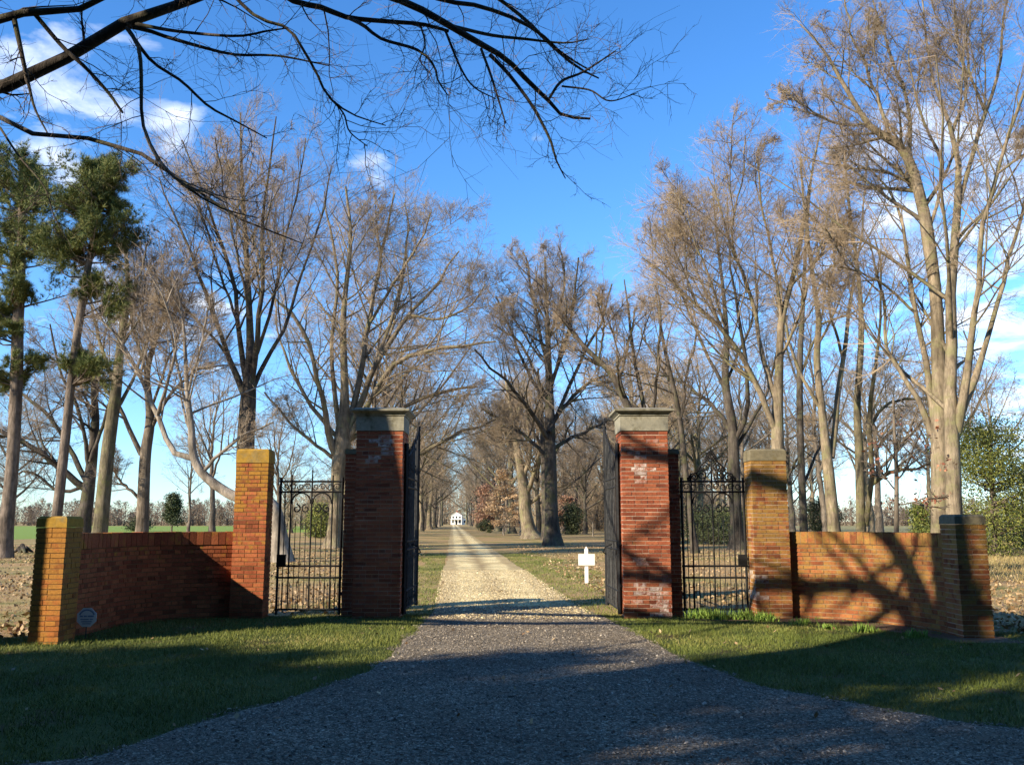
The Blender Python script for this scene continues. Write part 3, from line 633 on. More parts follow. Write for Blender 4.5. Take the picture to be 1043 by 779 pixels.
leafy('evergreen_shrub','green shrub seen through the left side gate','shrub',pxx(325,88),88,3.2,1.3,HOLLY,6000,.09,38,'round',.06,.0,nc=40)
leafy('evergreen_shrub','small dark round bush beside the far end of the drive','shrub',pxx(493,150),150,1.6,1.0,CEDAR,1500,.12,39,'round',.05,.0,nc=25)
leafy('evergreen_shrub','tiny dark upright bush right of the round bush by the drive','shrub',pxx(499,128),128,1.5,.4,CEDAR,1200,.09,40,'round',.04,.0,nc=25)
leafy('evergreen_shrub','dark shrub behind the right side gate, in the left of its opening','shrub',pxx(722,64),64,2.3,2.2,CEDAR,7000,.08,41,'round',.06,.0,nc=50)
leafy('evergreen_shrub','olive shrub behind the right side gate, near the capped pillar','shrub',pxx(748,82),82,2.6,2.0,HOLLY,6000,.09,42,'round',.06,.0,nc=50)
leafy('evergreen_shrub','rounded shrub in the field over the right wall, nearest the capped pillar','shrub',pxx(838,120),120,4.4,2.0,CEDAR,6000,.12,43,'round',.06,.0,nc=50)
leafy('evergreen_shrub','small green bush left of the huge tree over the right wall','shrub',pxx(938,75),75,3.0,1.1,HOLLY,5000,.09,44,'round',.06,.0,nc=40)
leafy('evergreen_shrub','low dark bush beside the small cedar in the field','shrub',pxx(143,150),150,2.2,2.0,CEDAR,3000,.14,45,'round',.06,.0,nc=30)
# young tree with a few red leaves
e=hero(24, [px(913,585,5, 913,539,4.5, 913,481,4, 911,440,3, 910,405,2), px(913,500,2,895,480,1.6,880,470,1.2), px(913,490,2,930,470,1.6,945,455,1.2),
            px(912,470,2,900,450,1.5,888,430,1), px(912,465,2,925,440,1.5,935,425,1), px(913,515,2,935,510,1.5,960,505,1)],
       'young slim tree holding a few red leaves over the right wall', bark=BARK_G, twig=TW_G, drift=.6, extra=2, tw=.004, L1=(5,.4), L2=(4,.4), L3=(2,.5), L4=0, dens=1)
rb=MB(); rg=np.random.default_rng(3)
cl=np.array([at(a,b,24+rg.uniform(-.6,.6)) for a,b in [(893,455),(897,470),(931,440),(945,455),(888,480),(905,490),(922,470),(940,508),(958,505),(950,515),(960,472),(952,440),(899,445),(915,430),(935,480),(968,468),(945,522),(905,512)]])
C=np.repeat(cl,9,0)+rg.normal(0,.11,(len(cl)*9,3)); leaves(rb,C,.06,None,0,rg,1.3); rb.build('leaves',REDL,e,origin=e.location)

#--FAR WOOD--
def far_wood(name,label,seed,xs,D0,D1,h,n,tw=.05,mats=(BARK_G,TW_G)):
    rg=np.random.default_rng(seed); mb=MB()
    x=rg.uniform(xs[0],xs[1],n); y=rg.uniform(D0,D1,n); H=h*rg.uniform(.55,1.15,n)
    P=np.stack([np.c_[x,y,np.full(n,-.1)],np.c_[x+rg.normal(0,.4,n),y,H*.4],np.c_[x+rg.normal(0,.9,n),y,H*.8]],1); v,q=tubes(P,np.array([.2,.13,.04])[None].repeat(n,0),4); mb.add(v,q)
    m=300; T=np.repeat(np.arange(n),m); a=rg.uniform(0,6.28,n*m); t=rg.random(n*m); rad=H[T]*.42*np.sqrt(np.maximum(0,1-(2*t-1)**2))*rg.uniform(.2,1,n*m)
    p1=np.c_[x[T]+rad*np.cos(a),y[T]+rad*np.sin(a),H[T]*(.06+.94*t)]; d=nrm(np.c_[np.cos(a),np.sin(a),rg.uniform(.3,1.6,n*m)]+rg.normal(0,.3,(n*m,3)))
    v,tt=cones(p1-d*rg.uniform(.5,1.5,n*m)[:,None],p1,np.full(n*m,tw)); mb.add(v,tris=tt,m=1)
    o=mb.build(name,list(mats)); tag(o,label,'wood',kind='stuff'); return o
far_wood('distant_wood','far off line of bare trees beyond the green field on the left',1,(-330,-60),330,400,10,260,.11)
far_wood('distant_wood','far off line of bare trees beyond the pale field on the right',2,(60,380),330,400,11,260,.11)
far_wood('distant_wood','dense bare wood closing the view behind the avenue and the house',3,(-90,140),490,560,27,330,.17,(BARK_G,TW_T))
far_wood('thicket','thicket of bare undergrowth along the edge of the wood right of the drive',4,(6,36),150,240,11,200,.045,(BARK_G,TW_T))
far_wood('thicket','thicket of bare saplings behind the avenue on the left',6,(-52,-22),180,260,10,150,.045,(BARK_G,TW_T))

#--SHADE--
# roadside trees left of the photographer shade the gate; unseen evergreens are added behind
def shade_tree(x,y,i,s,label,rz=0): place_sh(i,x,y,s,rz,label)
LX,LY=-.819,-.574
def stand(x,y,H,r,th,nl,seed,label,dens=.9,bark=BARK_D,tw=.012,spread=42):
    tr,cr=generic_mesh(seed,H,th,nl,spread,tw,dens,L4=3,r=r)
    e=empty('bare_tree',(x,y,0),0,label,'tree'); tr.build('trunk',bark,e,True); cr.build('crown',TW_G,e); return e
def cl(c,l): return (l*.819-c*.574, l*.574+c*.819)
def roadside(c0,l0,H,r,limbs,seed,label,nl=5):
    """trunk with chosen low limbs (given as c, l, z, radius) and a light crown above"""
    global RNG; RNG=np.random.default_rng(seed); tr,cr=MB(),MB(); x0,y0=cl(c0,l0)
    P=catmull(np.array([(x0,y0,-.1,r*1.45),(x0,y0,.9,r*1.05),(x0+.05,y0,H*.35,r*.85),(x0,y0+.1,H*.6,r*.6),(x0+.1,y0,H,.04)]),32)
    v,q=tubes(P[None,:,:3],P[None,:,3],12); tr.add(v,q)
    L=np.array([catmull(np.array([(*cl(c,l),z,rr) for c,l,z,rr in lm]),14) for lm in limbs])
    v,q=tubes(L[:,:,:3],L[:,:,3],8); tr.add(v,q)
    A,AR=grow(L[:,:,:3],L[:,:,3],7,.25,1,45,12,.38,.3,one,.5,7,.1,.12,.015); v,q=tubes(A,AR,5); tr.add(v,q)
    B,BR=grow(A,AR,4,.2,1,42,12,.5,.3,one,.5,4,.1,.12,.007); v,q=tubes(B,BR,3); cr.add(v,q)
    U,UR=grow(P[None,20:,:3],P[None,20:,3],nl,.0,.9,40,9,.9,.15,lambda t:1.2-.7*t,.5,10,.4,.07,.03); v,q=tubes(U,UR,6); tr.add(v,q)
    B,BR=grow(U,UR,7,.2,1,42,12,.45,.3,one,.5,5,.2,.12,.012); v,q=tubes(B,BR,3); cr.add(v,q)
    C,CR=grow(B,BR,5,.2,1,42,12,.5,.3,one,.5,3,.2,.12,.006); v,q=tubes(C,CR,3); cr.add(v,q)
    e=empty('bare_tree',(x0,y0,0),0,label,'tree'); tr.build('trunk',BARK_D,e,True,(x0,y0,0)); cr.build('crown',TW_G,e,False,(x0,y0,0)); return e
roadside(7.05,-3.3,21,.50,[[(7.05,-3.3,5.8,.2),(7.9,-3.4,7.9,.17),(8.7,-3.6,8.55,.14),(9.6,-3.6,8.35,.14),(10.6,-3.6,7.7,.12),(11.6,-3.5,7.2,.08)],
    [(7.05,-3.3,6.8,.2),(8.2,-3.3,9.1,.17),(9.4,-3.4,9.75,.15),(10.4,-3.4,9.7,.13),(11.4,-3.4,9.3,.09),(12.2,-3.3,9.2,.05)],
    [(8.2,-3.5,8.2,.1),(8.8,-3.5,7.9,.08),(9.5,-3.5,7.3,.07),(10.4,-3.6,7.0,.05),(11,-3.6,6.9,.03)],
    [(7.05,-3.3,6.0,.13),(6.9,-3.2,7.5,.1),(6.2,-3.0,8.2,.08),(5.4,-2.8,9,.05)]],201,'roadside tree left of the camera whose limbs shade the right pier and wall')
roadside(6.1,-8.5,25,.52,[[(6.25,-8.5,8,.14),(7.2,-8.6,10.2,.1),(8.0,-8.6,10.8,.06)],[(6.25,-8.5,7,.14),(5.4,-8.4,9,.1),(4.6,-8.2,10,.06)]],202,'second roadside tree left of the camera whose trunk shades the right end pillar')
for k,(c,l,H,r_,lab) in enumerate([(-2,-17,16,3.0,'broad unseen evergreen added behind the camera, farthest right of the shading row'),(2.2,-18,15.4,2.6,'dense unseen evergreen added behind the camera, second in the shading row'),
      (6.0,-18,14.2,2.0,'dense unseen evergreen added behind the camera, in the middle of the shading row'),(8.5,-17.5,11.6,1.5,'shorter unseen evergreen added to the shading row behind the camera'),
      (10.2,-15.5,9.6,1.0,'narrow low unseen evergreen added to the shading row behind the camera'),
      (11.7,-18,10.0,1.6,'low unseen evergreen added at the left end of the shading row behind the camera')]):
    x_,y_=cl(c,l); leafy('evergreen_tree',lab,'evergreen tree',x_,y_,H,r_,CEDAR,17000,.13,211+k,'round',.25,.03,nc=110,clump=.2)  # unseen evergreens added, heights and gaps shaped to shade the near lawn and gravel

wood=[]  # unseen evergreens added behind the camera to hold back sky light
for k,(c,l,sc) in enumerate([(-7,-12,1.2),(-12,-8,1.3),(-16,-16,1.4),(-14,0,1.1),(-20,-4,1.4),(-19,6,1.2),(-25,2,1.3),(-9,-20,1.3),(-24,-12,1.4),(-16,12,1.2),(-5,-9,1.25),(-10,-5,1.25),(-12,5,1.1),(-2,-14,1.3),(-14,18,1.0),(-8,-14,1.5)]):
    x_,y_=cl(c,l)
    if k==0:
        w0=leafy('evergreen_tree','unseen evergreen added behind the camera to block sky light','evergreen tree',x_,y_,14,3.6,CEDAR,30000,.17,251,'round',.25,.03,nc=150,group='added sky blocking evergreens'); r=w0
    else:
        r=w0.copy(); COL.objects.link(r)
        for ch in list(w0.children):
            d=ch.copy(); COL.objects.link(d); d.parent=r
    r.location=(x_,y_,0); sc*=1.25; r.scale=(sc,sc,sc); r.rotation_euler[2]=k*1.3

# overhanging tree: trunk just outside the left edge, limbs cross the sky
RNG=np.random.default_rng(77)
tr,cr=MB(),MB(); TX,TY=-9.78,10.25
P=catmull(np.array([(TX,TY,-.1,.78),(TX,TY,1.0,.60),(TX+.03,TY,3.5,.56),(TX,TY-.1,6,.50),(TX-.2,TY,9,.34),(TX-.1,TY+.3,13,.18),(TX,TY,16,.05)]),36)
v,q=tubes(P[None,:,:3],P[None,:,3],14); tr.add(v,q)
def L3d(pts,K=16): 
    a=np.array([(*(at(p[0],p[1],p[3]) if len(p)==4 else p[:3]), (p[2]*p[3]/860/2 if len(p)==4 else p[4])) for p in pts]); return catmull(a,K)
def raw(x,y,z,r): return (x,y,z,0,r)
OL=[[raw(TX,TY,4.2,.16),raw(-7.6,9.2,4.35,.11),(-70,112,16,7.9),(0,90,14,7.7),(32,75,13,7.7),(64,61,12,7.6),(96,40,12,7.6),(122,26,12,7.5),(154,11,10,7.5),(199,-1,9,7.5),(262,-26,8,7.6),(340,-24,8,7.8),(406,0,8,8.0)],
    [(380,-12,7.5,7.9),(406,0,7.5,8.0),(429,10,7.5,8.1),(457,26,7,8.2),(486,43,6.5,8.3),(515,60,5.5,8.4),(538,83,5,8.5),(558,102,4.2,8.6),(574,118,3.4,8.6),(601,121,2.4,8.7)],
    [raw(TX,TY,5.0,.13),raw(-6.9,8.2,5.7,.09),(-50,35,11,7.0),(0,22,9,7.0),(26,13,8,7.0),(64,12,7,6.9),(96,5,6,6.9),(130,-14,5,6.9),(200,-50,4,7.0)],
    [raw(TX,TY,3.7,.11),raw(-7.4,9.6,3.9,.07),(-40,118,6,8.4),(0,130,5,8.3),(32,136,5,8.2),(61,143,5,8.2),(90,141,4.6,8.1),(119,148,4.2,8.0),(151,160,4,8.0),(180,178,3.4,8.0),(208,202,2.8,7.9),(240,221,2.2,7.9),(270,234,1.6,7.9),(308,248,1,7.9)],
    [(128,27,5,7.5),(141,48,4,7.4),(144,80,4,7.3),(144,112,3.6,7.3),(149,138,3.4,7.3),(167,170,3.2,7.4),(192,192,2.8,7.4),(225,212,1.8,7.5),(262,222,1,7.5)],
    [(35,14,5,7.0),(64,48,4.4,7.1),(87,69,4,7.1),(109,93,3.4,7.2),(125,115,2.4,7.2)],
    [(14,18,6,7.0),(20,45,5,7.0),(24,64,4.6,7.0),(30,90,3.4,7.1),(36,112,2.4,7.1),(48,135,1.6,7.1)],
    [(126,26,5.5,7.5),(150,31,4.6,7.6),(167,37,4.2,7.6),(205,48,3.6,7.7),(240,56,3,7.8),(283,57,2.4,7.9),(335,67,1.4,8.0)],
    [(135,24,4.5,7.5),(180,32,3.6,7.4),(240,37,2.8,7.3),(271,32,2.2,7.3),(292,29,1.4,7.3)],
    [(128,27,4.5,7.5),(154,62,3.6,7.7),(185,83,3.2,7.8),(212,108,2.8,7.9),(239,123,2,8.0),(272,141,1.2,8.1)],
    [(225,-20,4.5,7.5),(242,0,4,7.6),(264,19,3.6,7.6),(293,29,3.2,7.7),(309,51,3,7.7),(322,74,2.8,7.8),(335,99,2.4,7.8),(360,117,1.8,7.8),(393,128,1.1,7.9)],
    [(335,99,2,7.8),(350,116,1.8,7.8),(356,134,1.5,7.8),(374,149,1,7.8)],
    [(262,-26,6,7.6),(296,0,6,7.8),(328,8,6,7.9),(354,18,5.4,8.0),(393,22,4.8,8.1),(430,25,4.2,8.2),(457,32,3.4,8.3)],
    [(354,18,4,8.0),(370,26,4,7.9),(389,40,3.6,7.9),(425,51,3.2,7.9),(442,67,2.4,7.9),(446,82,2,7.9),(456,97,1.2,7.9)],
    [(499,56,4.6,8.3),(512,69,4.2,8.3),(524,83,3.8,8.3),(544,111,3.4,8.3),(561,144,2.8,8.3),(566,162,2,8.3),(576,182,1.1,8.3)],
    [(340,-24,6,7.8),(400,-22,5,8.2),(449,0,5,8.6),(486,6,4.6,8.7),(526,20,4,8.8),(552,36,3.4,8.9),(573,55,2.6,9.0),(601,72,1.6,9.0)],
    [(400,-22,5,8.2),(460,-30,4,8.6),(509,0,4,9.0),(538,23,4,9.0),(561,46,3.4,9.1),(587,68,2.8,9.1),(610,80,1.6,9.1)],
    [(559,101,3,8.6),(572,83,3,8.7),(595,73,2.4,8.8),(627,52,1.4,8.8)],
    [(572,88,2.2,8.7),(601,92,1.9,8.7),(621,103,1.6,8.7),(649,95,.9,8.7)],
    [(490,50,3,8.2),(501,80,2.6,8.1),(515,126,1.4,8.1)],
    [(453,30,2.8,8.2),(469,69,2.2,8.2),(483,89,1.8,8.2),(505,101,1,8.2)],
    [(457,26,4,8.2),(500,36,3.6,8.5),(535,40,3,8.6),(575,44,2,8.6),(600,40,1,8.7)],
    [(428,25,2.2,8.2),(433,45,1.8,8.2),(428,62,1.4,8.2),(440,76,.9,8.2)],
    [(0,130,2.4,8.3),(20,160,2,8.2),(45,190,1.6,8.2),(55,220,1.2,8.2),(72,250,.8,8.2)]]
LL=np.array([L3d(l) for l in OL])
v,q=tubes(LL[:,:,:3],np.maximum(LL[:,:,3],.004),8); tr.add(v,q)
LP,LR=LL[:,:,:3],LL[:,:,3]
A,AR=grow(LP,LR*.6,7,.18,1,46,14,.6,.45,lambda t:1.1-.5*t,.5,6,.05,.2,.0045,absL=True); v,q=tubes(A,AR,4); tr.add(v,q)
B,BR=grow(A,AR,5,.15,1,45,14,.45,.35,one,.6,4,.1,.25,.003); v,q=tubes(B,BR,3); cr.add(v,q)
C_,CR=grow(B,BR,4,.2,1,42,14,.5,.35,one,.7,3,.1,.2,.002); v,q=tubes(C_,CR,3); cr.add(v,q)
# the rest of its crown, above and outside the frame
U,UR=grow(P[None,12:,:3],P[None,12:,3],9,.1,.95,50,10,.62,.15,lambda t:1.2-.7*t,.5,12,.3,.07,.04)
keep=np.array([(u[:,0]<-.70*u[:,1]).all() or (u[:,2]>9.0).sum()>9 for u in U])
U,UR=U[keep],UR[keep]; v,q=tubes(U,UR,7); tr.add(v,q); twigging(U,UR,tr,cr,.7,1,.2,.008,(8,.38),(6,.4),(5,.5),2)
e=empty('bare_tree',(TX,TY,0),0,'overhanging tree left of the frame whose dark limbs cross the top of the sky','tree')
tr.build('trunk',BARK_D,e,True,(TX,TY,0)); cr.build('crown',TW_D,e,False,(TX,TY,0))
mb=MB(); dl=np.array([L3d(l) for l in [[(146,122,1.8,7.28),(149,140,2.4,7.28),(158,158,2.6,7.3),(172,176,2.6,7.3),(192,190,2.2,7.3),(212,197,1.6,7.3),(232,208,1,7.35)],
   [(180,182,1.6,7.28),(200,190,1.4,7.25),(222,199,1.2,7.2),(243,204,1,7.2),(266,206,.7,7.2)],[(156,154,1.6,7.3),(166,178,1.4,7.28),(176,190,1.1,7.28),(196,205,.8,7.3)]]])
v,q=tubes(dl[:,:,:3],dl[:,:,3],6); mb.add(v,q); A_,AR_=grow(dl[:,:,:3],dl[:,:,3],7,.2,1,45,12,.3,.4,one,.6,5,.0,.2,.0025,absL=True); v,q=tubes(A_,AR_,3); mb.add(v,q)
o=mb.build('dead_branch',BARK_P,e,True,(TX,TY,0)); o['label']='pale bare dead branch caught on the lowest dark limb'

#--BRICKWORK--
CRS=.0685; BL=.205; BH=.0555
rb=random.Random(9)
def brick_face_run(mb,p0,p1,nrm2,z,course,prot=.0045,depth=.05,washf=None,bond='run',hjit=.0):
    """one course of bricks from p0 to p1 (2D), facing nrm2"""
    p0=np.array(p0,float); p1=np.array(p1,float); L=np.linalg.norm(p1-p0); ax=(p1-p0)/L; n=np.array(nrm2,float)
    x=0.0; first=True; lens=[]
    # common bond: stretchers, every sixth course headers
    hdr=(course%6==5)
    unit=(BL/2+.004) if hdr else BL+.01
    off=(course%2)*unit/2 
    edges=[0.0]; e=off if off>.03 else unit
    while e<L-.035: edges.append(e); e+=unit
    edges.append(L)
    for a,b in zip(edges[:-1],edges[1:]):
        g=.0045; a2,b2=(a+g if a>0 else a),(b-g if b<L else b)
        pr=prot+rb.uniform(-.003,.004); mid=p0+ax*(a2+b2)/2
        c=mid+n*(pr-depth)/2
        zz=z+.0055+rb.uniform(-.0022,.0022)
        w=washf(mid[0],mid[1],z) if washf else 0
        mb.obox(c,ax,n,(b2-a2)/2,(depth+pr)/2,zz,zz+BH+rb.uniform(-.001,.001),1,rb.random(),w)
def brick_block(mb,x0,x1,y0,y1,z0,z1,washf=None,cs=0):
    """rectangular masonry: mortar core and a skin of real bricks"""
    i=.002; mb.box(x0+i,x1-i,y0+i,y1-i,z0,z1-.002,0)
    n=int(round((z1-z0)/CRS)); h=(z1-z0)/n
    for k in range(n):
        z=z0+k*h; q=.047 if (k%2) else -.006; q2=.047 if not (k%2) else -.006
        brick_face_run(mb,(x0+q,y0),(x1-q,y0),(0,-1),z,k+cs,washf=washf)
        brick_face_run(mb,(x0+q,y1),(x1-q,y1),(0,1),z,k+cs,washf=None)
        brick_face_run(mb,(x0,y0+q2),(x0,y1-q2),(-1,0),z,k+cs+1,washf=washf)
        brick_face_run(mb,(x1,y0+q2),(x1,y1-q2),(1,0),z,k+cs+1,washf=None)
FY=15.2
def wash_r(x,y,z):
    s=0
    for cx,cz,r,a in ((2.26,2.43,.13,1),(2.24,2.28,.07,.9),(2.22,2.62,.06,.7),(2.08,2.74,.12,.5),(2.3,1.4,.06,.9),(2.15,.45,.12,.8),(2.45,.35,.12,.8),(2.5,.13,.14,.9),(2.1,.22,.09,.5),(2.6,.6,.1,.5),(2.2,.9,.07,.4),(2.5,2.9,.1,.3)):
        if (x-cx)**2+(z-cz)**2<r*r: s=max(s,a*rb.uniform(.6,1))
    return s
def wash_l(x,y,z):
    s=0
    for cx,cz,r,a in ((-2.25,2.9,.14,.9),(-2.1,2.78,.12,.9),(-2.35,2.62,.1,.8),(-2.05,2.66,.07,.8)):
        if (x-cx)**2+(z-cz)**2<r*r: s=max(s,a*rb.uniform(.5,1))
    return s
def pier(sx,label,washf,m):
    e=empty('gate_pier',(sx*2.27,FY+.39,0),0,label,'gate pier','main gate piers'); o=(sx*2.27,FY+.39,0)
    a,b=sorted((sx*1.88,sx*2.665)); mb=MB(); brick_block(mb,a,b,FY,FY+.785,-.1,3.14,washf); mb.build('shaft',[MORT,m],e,origin=o)
    a2,b2=sorted((sx*2.668,sx*2.89)); mb=MB(); brick_block(mb,a2,b2,FY+.24,FY+.56,-.1,2.76,washf,1)
    mb.build('buttress',[MORT,m],e,origin=o)
    mb=MB(); mb.frustum(((a2+b2)/2+sx*.006,FY+.40),(.13,.18),(.115,.165),2.76,2.85); mb.build('buttress_cap',CEM_R,e,origin=o)
    c=((a+b)/2,FY+.3925); mb=MB()
    mb.frustum(c,(.412,.412),(.412,.412),3.142,3.40); mb.build('cap_neck',STONE,e,origin=o)
    mb=MB(); mb.frustum(c,(.428,.428),(.43,.43),3.402,3.43); mb.frustum(c,(.435,.435),(.495,.495),3.432,3.475); mb.frustum(c,(.505,.505),(.51,.51),3.477,3.51); mb.frustum(c,(.49,.49),(.36,.36),3.512,3.545)
    mb.build('cornice',STONE,e,origin=o); return e
pier(-1,'left gate pier in shade, dark brick, white patches below its stone cap',wash_l,BRICK_R)
pier(1,'right gate pier of red brick with stone cap and white stains, sunlit in bands',wash_r,BRICK_R)
def wash_t(x,y,z):
    return rb.uniform(.4,.9) if (x<4.30 and .3<z<.75 and rb.random()<.6) else 0
def pillar(x0,x1,y0,y1,H,ch,label,m,cem,washf=None,group=None,mort=MORT):
    o=((x0+x1)/2,(y0+y1)/2,0); e=empty('brick_pillar',o,0,label,'brick pillar',group); mb=MB()
    brick_block(mb,x0,x1,y0,y1,-.1,H-ch,washf); mb.build('shaft',[mort,m],e,origin=o)
    mb=MB(); c=(o[0],o[1]); hx,hy=(x1-x0)/2+.012,(y1-y0)/2+.012
    mb.frustum(c,(hx,hy),(hx-.006,hy-.006),H-ch+.002,H-.03); mb.frustum(c,(hx-.007,hy-.007),(hx-.035,hy-.035),H-.029,H)
    mb.build('cement_cap',cem,e,origin=o); return e
pillar(-4.71,-4.17,FY,FY+.38,2.83,.24,'tall orange brick pillar left of the side gate, lichen covered top',BRICK_L,CEM_L,None,'tall side gate pillars',MORTD)
pillar(4.09,4.68,FY,FY+.45,2.83,.20,'tall brick pillar right of the side gate with grey cement top',BRICK_RW,CEM_R,wash_t,'tall side gate pillars')
pillar(-6.37,-5.98,12.05,12.5,1.67,.15,'short yellow orange brick pillar at the left end of the wall',BRICK_E,CEM_L,None,'wall end pillars',MORTD)
pillar(6.27,6.69,12.7,13.15,1.70,.14,'short brown brick pillar at the right end of the wall',BRICK_RW,CEM_R,None,'wall end pillars')

def arc_pts(cx,cy,ax_,by,sx,n=200,e=1.0):
    th=np.linspace(0,np.pi/2,n); return np.c_[cx+sx*ax_*np.cos(th)**e, cy+by*np.sin(th)**e]
def curved_wall(path,inward,H,cop,label,m,mort):
    """path: dense polyline from end pillar to tall pillar (front face); inward = +1/-1 side of front face"""
    seg=np.diff(path,axis=0); s=np.concatenate([[0],np.cumsum(np.linalg.norm(seg,axis=1))]); L=s[-1]
    def pt(d): return np.array([np.interp(d,s,path[:,0]),np.interp(d,s,path[:,1])])
    def tan(d): a=pt(max(0,d-.05)); b=pt(min(L,d+.05)); return (b-a)/np.linalg.norm(b-a)
    T=.22; mid=pt(L/2); o=(mid[0],mid[1],0); e=empty('brick_wall',o,0,label,'brick wall','curved wing walls')
    mb=MB(); N=60; V=[]
    for k in range(N):
        d=L*k/(N-1); p=pt(d); t=tan(d); n=np.array([t[1],-t[0]])*inward
        for z in (-.1,H-cop): 
            V.append((*(p-n*.002),z)); V.append((*(p-n*(T-.002)),z))
    Q=[]
    for k in range(N-1):
        a=k*4; b=a+4; Q+= [(a,b,b+2,a+2),(a+1,a+3,b+3,b+1),(a+2,b+2,b+3,a+3)]
    mb.add(V,Q,m=0)
    n_=int(round((H-cop+.1)/CRS)); h=(H-cop+.1)/n_
    for c in range(n_):
        hdr=c%6==5; u=(BL/2+.004) if hdr else BL+.01; d=(c%2)*u/2-u
        while d<L:
            a,b=max(0,d+.0045),min(L,d+u-.0045); d+=u
            if b-a<.02: continue
            dm=(a+b)/2; p=pt(dm); t=tan(dm); n=np.array([t[1],-t[0]])*inward
            for side in (0,1):
                pr=.008+rb.uniform(-.003,.003); q=p+n*(pr-.05)/2 if side==0 else p-n*(T+(pr-.05)/2)
                z=-.1+c*h+.0045; mb.obox(q,t,n,(b-a)/2,(.05+pr)/2,z,z+BH,1,rb.random())
    mb.build('wall_body',[mort,m],e,origin=o)
    mb=MB(); d=0; u=.118
    V=[]; 
    for k in range(N):
        dd=L*k/(N-1); p=pt(dd); t=tan(dd); n=np.array([t[1],-t[0]])*inward
        for z in (H-cop+.002,H-.012): V.append((*(p+n*.012),z)); V.append((*(p-n*(T+.012)),z))
    Q=[]
    for k in range(N-1):
        a=k*4; b=a+4; Q+=[(a,b,b+2,a+2),(a+1,a+3,b+3,b+1),(a+2,b+2,b+3,a+3),(a,a+1,b+1,b)]
    mb.add(V,Q,m=0)
    while d<L-.03:
        a,b=d+.005,min(L,d+u)-.005; d+=u; dm=(a+b)/2; p=pt(dm); t=tan(dm); n=np.array([t[1],-t[0]])*inward
        j=rb.uniform(-.003,.003); mb.obox(p-n*T/2,t,n,(b-a)/2,T/2+.02+j,H-cop+.006,H+rb.uniform(-.004,.004),1,rb.random())
    mb.build('coping',[mort,m],e,origin=o); return e
PL=catmull(np.array([(-6.13,12.5),(-6.12,13.6),(-6.0,14.4),(-5.55,15.0),(-4.72,15.37)]),120)
PR=catmull(np.array([(6.30,13.14),(6.20,13.7),(5.92,14.4),(5.42,15.02),(4.69,15.38)]),120)
curved_wall(PL,1,1.43,.22,'curved orange brick wall on the left, half in shade, with upright coping bricks',BRICK_L,MORTD)
curved_wall(PR,-1,1.43,.20,'curved brown brick wall on the right crossed by branch shadows',BRICK_RW,m_mortar('mortar_tan',(.38,.27,.16)))

#--IRONWORK--
def spiral(c,r0,r1,a0,a1,n=22):
    t=np.linspace(0,1,n); r=r0+(r1-r0)*t; a=R(1)*(a0+(a1-a0)*t); return np.c_[c[0]+r*np.cos(a),c[1]+r*np.sin(a)]
def spear(mb,f,u,z,h=.1,w=.022):
    p=f(np.array([[u,z],[u,z+h*.35],[u,z+h]])); mb.bar(p,[.006,w*.55,.002],5)
def side_gate(sx,label):
    x0,x1=2.925,4.06; y=FY+.36; W=x1-x0
    f=lambda a: np.c_[sx*(x0+a[:,0]),np.full(len(a),y),a[:,1]]
    seg=lambda mb,u0,z0,u1,z1,r,s=4: mb.bar(f(np.array([[u0,z0],[u1,z1]])),r,s)
    o=(sx*(x0+W/2),y,0); e=empty('side_gate',o,0,label,'side gate','wrought iron side gates')
    fr=MB(); seg(fr,.03,.03,.03,2.36,.024); seg(fr,W-.03,.03,W-.03,2.36,.022)
    for z in (2.29,2.11,.845,.65,.12): seg(fr,.0,z,W,z,.017)
    fr.build('frame',IRON,e,origin=o)
    b=Pieces()
    for u in (.20,.56,.92): seg(b,u,.10,u,2.40 if u!=.56 else (2.78 if sx>0 else 2.42),.014)
    for u in (.29,.38,.47,.65,.74,.83): seg(b,u,.13,u,1.50 if u not in (.38,.74) else 1.62,.007)
    for u in (.11,1.02): seg(b,u,.13,u,2.1,.008)
    for k in range(18): seg(b,.065+k*.059,.12,.065+k*.059,.50,.005)
    b.build('bar',IRON,e,origin=o)
    s=Pieces()
    for u in (.29,.38,.47,.65,.74,.83): spear(s,f,u,1.50 if u not in (.38,.74) else 1.62,.11)
    for k in range(18): spear(s,f,.065+k*.059,.50,.07,.018)
    s.build('spear_head',IRON,e,origin=o)
    c=Pieces()
    for u in (.38,.74):
        c.bar(f(spiral((u,1.93),.16,.16,-10,190,20)),.013,5)
        for g in (-1,1):
            c.bar(f(spiral((u+g*.08,1.82),.075,.02,90,90+g*400,22)),.012,4)
    # scroll panel between the top rails
    for k in range(8):
        u=.12+k*.128; c.bar(f(spiral((u,2.20),.06,.02,0,(-1)**k*420,18)),.009,4)
    # cresting
    for g in ((-1,1) if sx>0 else ()):
        c.bar(f(np.array([[.56+g*.42,2.31],[.56+g*.36,2.42],[.56+g*.25,2.44],[.56+g*.20,2.55],[.56+g*.10,2.64],[.56,2.80]])),.014,4)
        for (uu,zz,r) in ((.30,2.37,.07),(.17,2.40,.085),(.10,2.54,.075),(.22,2.50,.05),(.07,2.68,.05),(.40,2.34,.04)):
            c.bar(f(spiral((.56+g*uu,zz),r,r*.25,90,90+g*470,24)),.012,4)
        c.bar(f(np.array([[.56,2.62],[.56+g*.09,2.72],[.56,2.84]])),.012,4)
    spear(c,f,.56,2.80 if sx>0 else 2.42,.12,.03)
    c.build('scroll',IRON,e,origin=o)
    k=MB(); k.box(*sorted((sx*(x1-.16),sx*(x1-.01))),y-.03,y+.03,.845,1.04); k.build('lock_box',IRON,e,origin=o)
    h=Pieces()
    for z in (.35,2.0): h.box(*sorted((sx*(x0-.03),sx*(x0+.03))),y-.025,y+.025,z,z+.06)
    h.build('hinge',IRON,e,origin=o)
    return e
